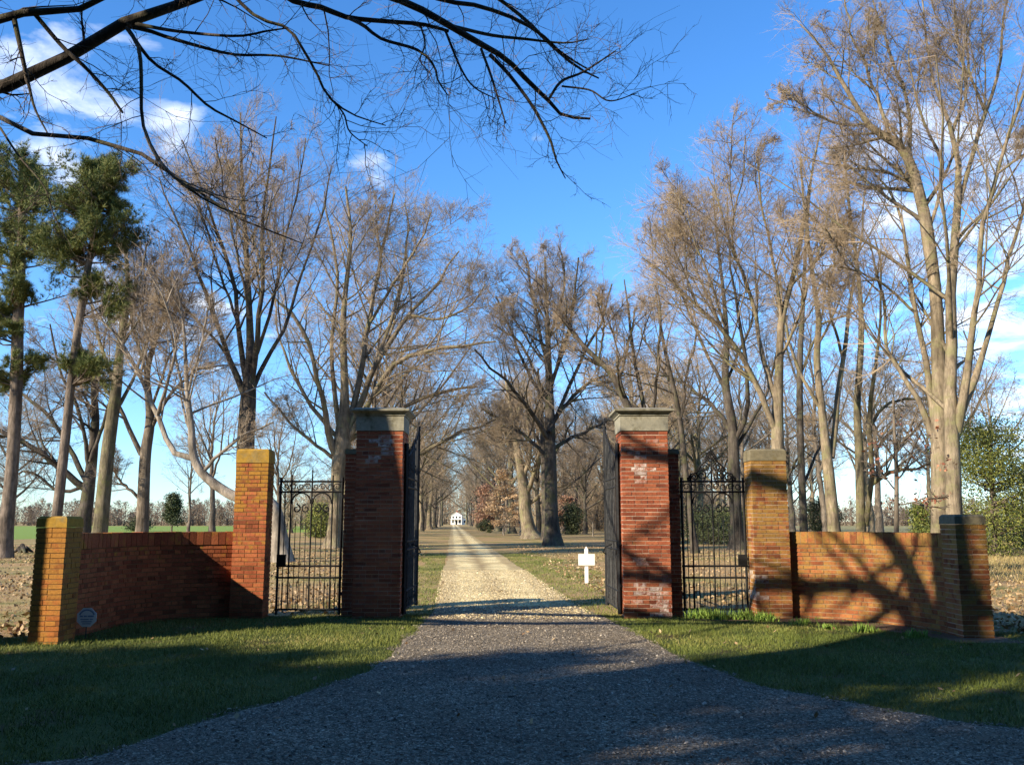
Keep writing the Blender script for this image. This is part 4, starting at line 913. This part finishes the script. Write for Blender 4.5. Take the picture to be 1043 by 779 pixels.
side_gate(-1,'black wrought iron side gate between the left pier and the tall lichen topped pillar')
side_gate(1,'black iron side gate with scrolled crest between right pier and grey topped pillar')
def main_leaf(sx,label,ang):
    """leaf swung open, standing back from the pier; local u runs from the hinge to the free edge"""
    hx,hy=sx*1.835,FY+.22; W=1.72; dx,dy=-sx*math.sin(R(ang)),math.cos(R(ang))
    f=lambda a: np.c_[hx+dx*a[:,0],hy+dy*a[:,0],a[:,1]]
    g3=lambda u,z,w: (hx+dx*u+w*dy, hy+dy*u-w*dx*1, z)
    seg=lambda mb,u0,z0,u1,z1,r,s=4: mb.bar(f(np.array([[u0,z0],[u1,z1]])),r,s)
    o=(hx,hy,0); e=empty('gate_leaf',o,0,label,'gate leaf','main gate leaves')
    top=lambda u: 2.72+.62*(u/W)**1.6
    fr=MB(); seg(fr,.03,.05,.03,2.95,.038); seg(fr,W-.03,.05,W-.03,3.42,.034)
    for z in (.12,.42,1.12,1.26,2.2,2.36): seg(fr,0,z,W,z,.02)
    us=np.linspace(.03,W-.03,14); fr.bar(f(np.c_[us,top(us)]),.022,4)
    fr.build('frame',IRON,e,origin=o)
    b=Pieces(); 
    n=9
    for k in range(1,n):
        u=W*k/n; b.bar(f(np.array([[u,.12],[u,float(top(u))]])),.0135,4)
        if k%3==0: b.bar(f(np.array([[u-W/n/2,.12],[u-W/n/2,.95]])),.009,4)
    b.build('bar',IRONW,e,origin=o)
    s=Pieces()
    for k in range(1,n):
        u=W*k/n; spear(s,f,u,float(top(u)),.13,.03); spear(s,f,u-W/n/2,.95,.1,.02)
    spear(s,f,W-.03,3.42,.16,.04); s.build('spear_head',IRON,e,origin=o)
    c=Pieces()
    for k in range(6):
        u=.15+k*.28; c.bar(f(spiral((u,2.55),.1,.025,0,(-1)**k*430,22)),.009,4); c.bar(f(spiral((u,.27),.09,.02,0,(-1)**k*430,22)),.009,4)
        c.bar(f(spiral((u+.1,2.28),.055,.02,90,450,18)),.008,4); c.bar(f(spiral((u+.1,1.19),.05,.02,90,450,18)),.008,4)
    c.bar(np.array([g3(.9,1.2,0),g3(.9,1.15,-sx*.12),g3(.95,1.05,-sx*.16),g3(1.0,1.02,-sx*.1)]),.012,5)
    c.build('scroll',IRON,e,origin=o)
    h=Pieces()
    for z in (.5,1.2,2.75): h.box(*sorted((hx+sx*.0,hx+sx*.09)),hy-.02,hy+.04,z,z+.05)
    h.build('hinge',IRON,e,origin=o); return e
main_leaf(-1,'tall black iron gate leaf swung open behind the left pier',1)
main_leaf(1,'tall black iron gate leaf swung open behind the right pier',1.5)

#--SIGNS AND SMALL THINGS--
g=ground(597.5,594); x,y=g[0],g[1]; e=empty('sign_post',(x,y,0),0,'small blank white sign board on a pointed white post beside the drive','sign')
mb=MB(); mb.box(-.045,.045,-.045,.045,-.05,.86); mb.frustum((0,0),(.05,.05),(.004,.004),.86,.95); mb.build('post',WHITE,e)
mb=MB(); mb.box(-.215,.215,-.075,-.047,.47,.76); mb.build('board',WHITE,e)
BLUE=m_simple('faded_blue_print',(.16,.22,.42),.6,.2,40); SIGNW=m_simple('sign_face',(.5,.58,.68),.45,.06,6)
e=empty('yard_sign',(-5.80,12.45,0),R(8),'round edged octagonal pale blue yard sign on a thin stake before the left wall','sign')
mb=MB(); mb.bar([(0,0,-.05),(0,0,.2)],.007,6); mb.build('stake',IRONW,e)
mb=MB(); a=np.arange(8)*np.pi/4+np.pi/8; r=.135
V=[(r*math.cos(t),yy,.31+r*math.sin(t)) for yy in (-.012,-.006) for t in a]
tr=[(0,i+1,i) if 0 else (0,i,i+1) for i in range(1,7)]; tb=[(8,8+i+1,8+i) for i in range(1,7)]
mb.add(V,[(i,8+i,8+(i+1)%8,(i+1)%8) for i in range(8)],tr+tb); mb.build('sign_face',SIGNW,e)
mb=MB()
def flatpoly(pts,w,yy=-.0145):
    pts=np.array(pts); 
    for p,q in zip(pts[:-1],pts[1:]):
        d=(q-p)/np.linalg.norm(q-p); n=np.array([-d[1],d[0]])*w/2
        c=[p-n,q-n,q+n,p+n]; mb.add([(a[0],yy,a[1]) for a in c],[(0,1,2,3)])
flatpoly([(.10*math.cos(t),.31+.10*math.sin(t)) for t in np.linspace(R(160),R(20),9)],.02)
for (xa,xb,z,w) in ((-.09,-.05,.325,.02),(-.04,.0,.325,.02),(.01,.09,.325,.02),(-.08,.03,.285,.014),(.04,.08,.285,.014),(-.07,.07,.255,.014),(-.055,.055,.228,.012)):
    flatpoly([(xa,z),(xb,z)],w)
mb.build('printed_lettering',BLUE,e)
g=ground(604,546); e=empty('marker_post',(g[0],g[1],0),0,'slim pale wooden post at the edge of the wood','post')
mb=MB(); mb.bar([(0,0,-.05),(0,0,1.6)],[.09,.07],6); mb.build('post',BARK_P,e)
g=ground(22,563); rg=np.random.default_rng(8); mb=MB()
for k in range(6):
    a=rg.uniform(0,6.28); mb.bar(np.array([(0,0,.0),(.2*math.cos(a),.2*math.sin(a),.32*rg.uniform(.5,1.2)),(.55*math.cos(a),.5*math.sin(a),.02)]),[.16,.12,.05],7)
o=mb.build('tree_stump',BARK_D); o.location=(g[0],g[1],0); tag(o,'low broken stump beside the base of the tall pine','tree stump')

# house at the end of the drive
HY=470; hx=at(466,535,HY)[0]; e=empty('white_house',(hx,HY,0),0,'white house with a gabled front and porch at the far end of the drive','house')
ROOF=m_simple('grey_roof',(.3,.29,.27),.8,.15,2); DARK=m_simple('dark_glass',(.03,.035,.04),.2,.2,2)
mb=MB(); mb.box(-3.3,2.2,0,7,-.1,4.6); V=[(-3.3,0,4.6),(2.2,0,4.6),(-.55,0,6.3),(-3.3,7,4.6),(2.2,7,4.6),(-.55,7,6.3)]; mb.add(V,[(0,2,5,3),(1,4,5,2)],[(0,1,2),(3,5,4)])
mb.box(2.2,5.0,1.5,6,-.1,3.0); mb.build('wall',HWHITE,e)
mb=MB()
for (a,b) in ((-3.6,-.55),(-.55,2.5)):
    za,zb=(4.42,6.32) if a<-1 else (6.32,4.42); mb.add([(a,-.3,za),(b,-.3,zb),(b,7.3,zb),(a,7.3,za),(a,-.3,za+.18),(b,-.3,zb+.18),(b,7.3,zb+.18),(a,7.3,za+.18)],MB.BQ)
mb.box(2.21,5.3,1.2,6.3,3.0,3.2); mb.box(-3.6,2.5,-2.2,-.01,2.7,2.9); rf=mb.build('roof',HWHITE,e)
mb=MB(); mb.box(-.9,-.2,3,3.7,6.2,7.4); mb.build('chimney',BRICK_R,rf)
for cx in (-3.3,-1.5,.4,2.2):
    mb=MB(); mb.bar([(cx,-2,-.1),(cx,-2,2.7)],.16,8); mb.build('porch_column',HWHITE,e)
mb=MB(); mb.box(-1.1,-.1,-.03,.05,0,2.2); mb.build('door',DARK,e)
for (cx,z0,z1) in ((-2.4,.8,2.3),(1.2,.8,2.3),(-2.3,3.2,4.3),(-.55,3.2,4.4),(1.2,3.2,4.3)):
    mb=MB(); mb.box(cx-.45,cx+.45,-.03,.05,z0,z1); mb.build('window',DARK,e)
mb=MB(); mb.box(3.2,4.0,1.46,1.55,.9,2.2); mb.build('window',DARK,e)

# clumps of bulb leaves along the foot of the wall
rg=np.random.default_rng(12)
PLS=[(716,630,.22,'leafy bulb clump at the foot of the right side gate, nearest the pier'),(731,631,.18,'leafy bulb clump under the middle of the right side gate'),
     (760,631,.2,'leafy bulb clump beside the foot of the grey topped pillar'),(778,633,.16,'low leafy clump in front of the grey topped pillar'),
     (816,637,.14,'pale green sprout right of the grey topped pillar'),(843,641,.10,'tiny sprout under the middle of the right wall'),
     (878,644,.15,'leafy sprout under the right half of the wall'),(935,650,.14,'dim leafy sprout near the right end pillar')]
for (a,b,s,l) in PLS:
    g=ground(a,b); mb=MB(); n=150 if s>.15 else 80
    c=np.c_[rg.normal(0,s*.6,n),rg.normal(0,s*.25,n),np.zeros(n)]; d=nrm(np.c_[rg.normal(0,.35,n),rg.normal(0,.35,n),np.ones(n)])
    h=rg.uniform(.5,1,(n,1))*min(s*1.2,.22); side=nrm(np.cross(d,rg.normal(0,1,(n,3))))*.009
    V=np.stack([c-side,c+side,c+d*h*.6+side,c+d*h],1).reshape(-1,3); mb.add(V,np.arange(len(V)).reshape(-1,4),tone=rg.random(n))
    o=mb.build('bulb_plant',PLANTL); o.location=(g[0],g[1],0); tag(o,l,'plant',"clumps along the wall's foot")

#--GROUND--
def sheet(name,pts,z,m,kind='structure',label=None,cat=None):
    """triangulated fan-free n-gon sheet via bmesh"""
    import bmesh
    bm=bmesh.new(); vs=[bm.verts.new((p[0],p[1],z)) for p in pts]; f=bm.faces.new(vs); bmesh.ops.triangulate(bm,faces=[f]); bmesh.ops.recalc_face_normals(bm,faces=bm.faces)
    if bm.faces[:][0].normal.z<0: bmesh.ops.reverse_faces(bm,faces=bm.faces)
    me=bpy.data.meshes.new(name); bm.to_mesh(me); bm.free(); me.materials.append(m); o=bpy.data.objects.new(name,me); COL.objects.link(o); tag(o,label,cat,kind=kind); return o
sheet('ground',[(-3000,-200),(3000,-200),(3000,4000),(-3000,4000)],0,M_GROUND)
rj=random.Random(4)
def rag(pts,step=.25,amp=.06):
    out=[]; pts=[np.array(p[:2],float) for p in pts]
    for p,q in zip(pts[:-1],pts[1:]):
        n=max(1,int(np.linalg.norm(q-p)/step)); 
        for k in range(n): out.append(p+(q-p)*k/n)
    out.append(pts[-1]); w=0; res=[]
    for i,p in enumerate(out):
        t=out[min(i+1,len(out)-1)]-out[max(i-1,0)]; t=t/max(1e-6,np.linalg.norm(t)); w=.7*w+rj.uniform(-amp,amp); res.append(p+np.array([-t[1],t[0]])*w)
    return res
LE=catmull([ground(96,773)[:2],ground(192,741)[:2],ground(297,711)[:2],ground(350,694)[:2],ground(383,680)[:2],ground(412,655)[:2],ground(428,640)[:2],(-1.42,15.6),(-1.40,17.3)],60)
RE=catmull([ground(1100,753)[:2],ground(1043,743)[:2],ground(968,735)[:2],ground(864,717)[:2],ground(760,694)[:2],ground(677,662)[:2],ground(640,641)[:2],ground(610,627)[:2],(1.22,17.3)],60)
lawnp=[(-14,5)]+[(-14,12.6),(-7,12.7),(-6.2,13.5),(-6.1,15.0),(-5.4,15.3),(-4.4,15.6),(-3,15.65),(-1.3,15.9),(1.3,15.9),(3,15.7),(4.7,15.6),(6,14.7),(6.8,13.3),(9,13),(16,13.4),(16,-4),(-14,-4)]
sheet('lawn',lawnp[1:],.004,M_LAWN)
bed=[(2.95,15.35),(3.0,14.95),(4.0,14.75),(4.8,14.5),(5.35,13.9),(5.7,13.1),(6.0,12.25),(6.9,12.1),(6.9,12.8),(6.2,13.9),(5.5,15.1),(4.7,15.55)]
M_SOIL=m_lawn('soil',(.10,.06,.035),(.17,.11,.07),(.22,.15,.09),.5)
sheet('flower_bed',rag(bed,.15,.03),.008,M_SOIL)
drv=[(drive_x(y,-.25),y) for y in (17.25,20,26,40,80,160,300,462)]; drv2=[(drive_x(y,2.35+.0),y) for y in (462,300,160,80,40,26,20,17.25)]
sheet('drive',rag(drv,.6,.05)+rag(drv2,.6,.05),.016,M_SAND)
apron=rag(LE,.12,.035)+rag(RE[::-1],.12,.035)+[(14,3.0),(14,-12),(-30,-12),(-30,2),(-7,4.6)]
sheet('gravel_road',apron,.012,M_GRAV)
sheet('green_field',[(-40,92),(-27,160),(-32,320),(-900,330),(-900,60),(-60,52)],.004,M_FIELDG)
sheet('pale_field',[(19,60),(60,58),(900,60),(900,330),(70,330),(70,210),(52,150)],.004,M_FIELDT)
from mathutils.geometry import intersect_point_tri_2d
def inpoly(x,y,poly):
    poly=np.asarray(poly); n=len(poly); c=np.zeros(len(x),bool); j=n-1
    for i in range(n):
        xi,yi=poly[i]; xj,yj=poly[j]
        c^=((yi>y)!=(yj>y))&(x<(xj-xi)*(y-yi)/((yj-yi) if yj!=yi else 1e-9)+xi); j=i
    return c
AP=np.array([tuple(p) for p in apron]); 
def blades(name,label,n,xr,yr,h,w,cond,matl,seed,tonef=None,cat='grass'):
    rg=np.random.default_rng(seed); x=rg.uniform(*xr,n); y=rg.uniform(*yr,n)
    vis=(np.abs(x)<.62*y+.6); pt=np.sin(1.7*x+2.3*y)*np.sin(2.9*x-1.1*y)+.5*np.sin(5*x+4*y)*np.sin(3*y-6*x)+.3*np.sin(13*x-9*y); k=cond(x,y)&vis&((pt>-.45)|(rg.random(n)<.35)); x,y=x[k],y[k]; n=len(x)
    c=np.c_[x,y,np.zeros(n)]; d=nrm(np.c_[rg.normal(0,.45,n),rg.normal(0,.45,n),np.ones(n)])
    hh=(h*rg.uniform(.4,1.15,n)*(.75+.5*(np.sin(x*2.1+y*.7)*np.sin(y*1.7-x)*.5+.5)))[:,None]; sd=nrm(np.cross(d,rg.normal(0,1,(n,3))))*w
    V=np.stack([c-sd,c+sd,c+d*hh+np.array([0,0,-.1])*hh],1).reshape(-1,3)
    t=np.clip(rg.random(n)*.6+.4*(np.sin(x*1.3+2)*np.sin(y*1.9)*.5+.5),0,1)
    mb=MB(); mb.add(V,tris=np.arange(len(V)).reshape(-1,3),tone=t); o=mb.build(name,matl); tag(o,label,cat,kind='stuff'); return o
LP_=np.array(lawnp); BED=np.array(bed)
rag_e=lambda x,y: .10*np.sin(x*7+y*3)+.08*np.sin(y*11-x*5)
blades('lawn_grass','short green grass in front of the brick walls',420000,(-9.5,9.8),(5.6,15.9),.065,.0035,
       lambda x,y: inpoly(x,y,LP_)&~inpoly(x+rag_e(x,y)*.6,y+rag_e(y,x)*.6,AP)&~(inpoly(x,y,BED)&(np.sin(x*9)*np.sin(y*8)<.75))&~((x>-1.42)&(x<1.35)&(y>15)),GRASS,21)
blades('verge_grass','green grass verge along both sides of the drive',170000,(-9,8),(15.7,46),.07,.006,
       lambda x,y: ((x+.0665*y< -.28)&(x+.0665*y>-1.9-.9*np.sin(y*.5)))|((x+.0665*y>2.38)&(x+.0665*y<4.3+.5*np.sin(y*.7))),GRASS,22)
blades('rough_grass','thin tan grass among the fallen leaves beyond the gate',140000,(-26,26),(12.4,48),.07,.006,
       lambda x,y: ((x+.0665*y<-1.6)|(x+.0665*y>3.6))&~inpoly(x,y,LP_)&(np.sin(x*.8+1)*np.sin(y*.6)+np.sin(x*.23+y*.31)>-.3),DRYG,23)
blades('tall_dry_grass','tan dry grass at the far right beyond the end pillar',50000,(13,34),(22,60),.3,.010,lambda x,y:(x>.50*y),DRYG,24)
blades('tall_dry_grass','pale dry grass along the edge of the field over the right wall',60000,(19,60),(56,75),.35,.014,lambda x,y:(x>.3*y),DRYG,25)
# gravel stones
def stones(name,label,n,xr,yr,s,cond,matl,seed):
    rg=np.random.default_rng(seed); x=rg.uniform(*xr,n); y=rg.uniform(*yr,n); k=cond(x,y)&(np.abs(x)<.62*y+.4); x,y=x[k],y[k]; n=len(x)
    r=s*np.exp(rg.normal(0,.4,n)); a=rg.uniform(0,6.28,n); c=np.c_[x,y,.014+r*.25]
    ax=np.c_[np.cos(a),np.sin(a),rg.normal(0,.25,n)]*(r*rg.uniform(.8,1.3,n))[:,None]; ay=np.c_[-np.sin(a),np.cos(a),rg.normal(0,.25,n)]*(r*rg.uniform(.6,1,n))[:,None]; az=np.c_[rg.normal(0,.2,n),rg.normal(0,.2,n),np.ones(n)]*(r*.6)[:,None]
    V=np.stack([c+ax,c+ay,c-ax,c-ay,c+az,c-az],1).reshape(-1,3); b=np.arange(n)[:,None]*6
    T=np.concatenate([b+np.array(t) for t in ((0,1,4),(1,2,4),(2,3,4),(3,0,4))],0)
    tn=np.tile(rg.random(n),4)
    mb=MB(); mb.add(V,tris=T,tone=tn); o=mb.build(name,matl); tag(o,label,'gravel',kind='stuff'); return o
stones('gravel','loose grey gravel stones on the road in front of the gate',210000,(-8,9),(5.4,15.8),.0075,lambda x,y: inpoly(x,y,AP)|(inpoly(x+.1*np.sin(y*5),y+.12*np.sin(x*6),AP)),PEB,31)
stones('gravel','pale sandy gravel on the drive just beyond the gate',40000,(-3,2.2),(15,30),.011,lambda x,y:(x+.0665*y>-.33)&(x+.0665*y<2.45),PEBT,32)
# fallen leaves
rg=np.random.default_rng(41); n=52000; y=12.0+ (rg.random(n)**1.5)*49; x=rg.uniform(-.62,.62,n)*y; u=x+.0665*y
k=((u<-1.2)|(u>3.3))&(np.sin(x*.5+y*.2)*np.sin(y*.45)+rg.normal(0,.6,n)>-.35)&~inpoly(x,y,np.array(lawnp))&(y>12.4)&((y>15.9)|(np.abs(x)>6.9)); x,y=x[k],y[k]; mb=MB()
leaves(mb,np.c_[x,y,rg.uniform(.01,.05,len(x))],.045,None,1.6,rg,1.3); o=mb.build('fallen_leaves',LITTER); tag(o,'brown fallen leaves scattered over the ground beyond the gate','leaf litter',kind='stuff')
n=160; x=rg.uniform(-9,9,n); y=rg.uniform(7,15.5,n); k=inpoly(x,y,LP_)&(np.abs(x)<.6*y); mb=MB(); leaves(mb,np.c_[x,y,rg.uniform(.03,.06,n)][k],.03,None,1.6,rg,1.3)
o=mb.build('fallen_leaves',LITTER); tag(o,'few small brown leaves lying on the near lawn','leaf litter',kind='stuff')

#--LIGHT--
AZ=math.atan2(-.819,-.574); EL=R(25.5)
w=bpy.data.worlds.new('World'); SC.world=w; w.use_nodes=True; nt=w.node_tree; bg=nt.nodes['Background']
sky=nt.nodes.new('ShaderNodeTexSky'); sky.sky_type='NISHITA'; sky.sun_disc=False; sky.sun_elevation=EL; sky.sun_rotation=AZ; sky.air_density=1.0; sky.dust_density=0; sky.ozone_density=3.0
tc=nt.nodes.new('ShaderNodeTexCoord'); gv=tc.outputs['Generated']
# clouds: thin streaky cumulus on a high layer (direction projected onto a plane)
sep=nt.nodes.new('ShaderNodeSeparateXYZ'); nt.links.new(gv,sep.inputs[0])
zz=mth(nt,'MAXIMUM',mth(nt,'ADD',sep.outputs[2],.12),.05)
cx=mth(nt,'DIVIDE',sep.outputs[0],zz); cy=mth(nt,'DIVIDE',sep.outputs[1],zz)
cmb=nt.nodes.new('ShaderNodeCombineXYZ'); nt.links.new(cx,cmb.inputs[0]); nt.links.new(cy,cmb.inputs[1])
n1=noise(nt,4.6,8,.55,cmb.outputs[0],.3)
def blob(pxl,pyl,r0,r1):
    d=nrm(at(pxl,pyl,10.)-np.array([0,0,CH])); vm=nt.nodes.new('ShaderNodeVectorMath'); vm.operation='DISTANCE'; nt.links.new(gv,vm.inputs[0]); vm.inputs[1].default_value=tuple(d)
    mr=nt.nodes.new('ShaderNodeMapRange'); nt.links.new(vm.outputs['Value'],mr.inputs[0]); mr.inputs[1].default_value=r0; mr.inputs[2].default_value=r1; mr.inputs[3].default_value=1; mr.inputs[4].default_value=0
    mr.interpolation_type='SMOOTHSTEP'; return mr.outputs[0]
B_=None
for b in ((70,105,.02,.13),(175,130,.0,.07),(385,180,.0,.045),(950,210,.03,.17),(1030,300,.04,.18),(1010,170,.02,.12),(150,300,.0,.12),(215,330,.0,.10),(1100,430,.05,.2),(700,470,.0,.08),(130,300,.0,.1),(900,440,.0,.10)):
    q=blob(*b); B_=q if B_ is None else mth(nt,'MAXIMUM',B_,q)
cov=mth(nt,'ADD',n1,mth(nt,'MULTIPLY',B_,.27)); 
fac=ramp(nt,cov,[(.675,0),(.91,.85)])
hsv=nt.nodes.new('ShaderNodeHueSaturation'); hsv.inputs['Saturation'].default_value=1.22; hsv.inputs['Value'].default_value=1.0; nt.links.new(sky.outputs[0],hsv.inputs['Color'])
low=ramp(nt,sep.outputs[2],[(0,(.66,.76,.90)),(.22,(1,1,1))])
c=mix(nt,fac,mix(nt,1,mix(nt,1,hsv.outputs[0],(.82,.93,1.08),'MULTIPLY'),low,'MULTIPLY'),(5.6,5.9,6.4)); nt.links.new(c,bg.inputs['Color']); bg.inputs['Strength'].default_value=.135
sun=bpy.data.lights.new('sun','SUN'); sun.energy=5.0; sun.angle=R(.53); sun.color=(1,.87,.68); so=bpy.data.objects.new('sun',sun); COL.objects.link(so)
from mathutils import Vector
dv=Vector((.819*math.cos(EL),.574*math.cos(EL),-math.sin(EL))); so.rotation_euler=dv.to_track_quat('-Z','Y').to_euler(); so.location=(-20,-15,30)
SC.view_settings.view_transform='Standard'; SC.view_settings.look='None'; SC.view_settings.gamma=1; SC.view_settings.exposure=1.0
SC.render.engine='CYCLES'
import sys
print('SUMMARY objects',len(bpy.data.objects),'tris',sum(len(o.data.polygons) for o in bpy.data.objects if o.type=='MESH'))
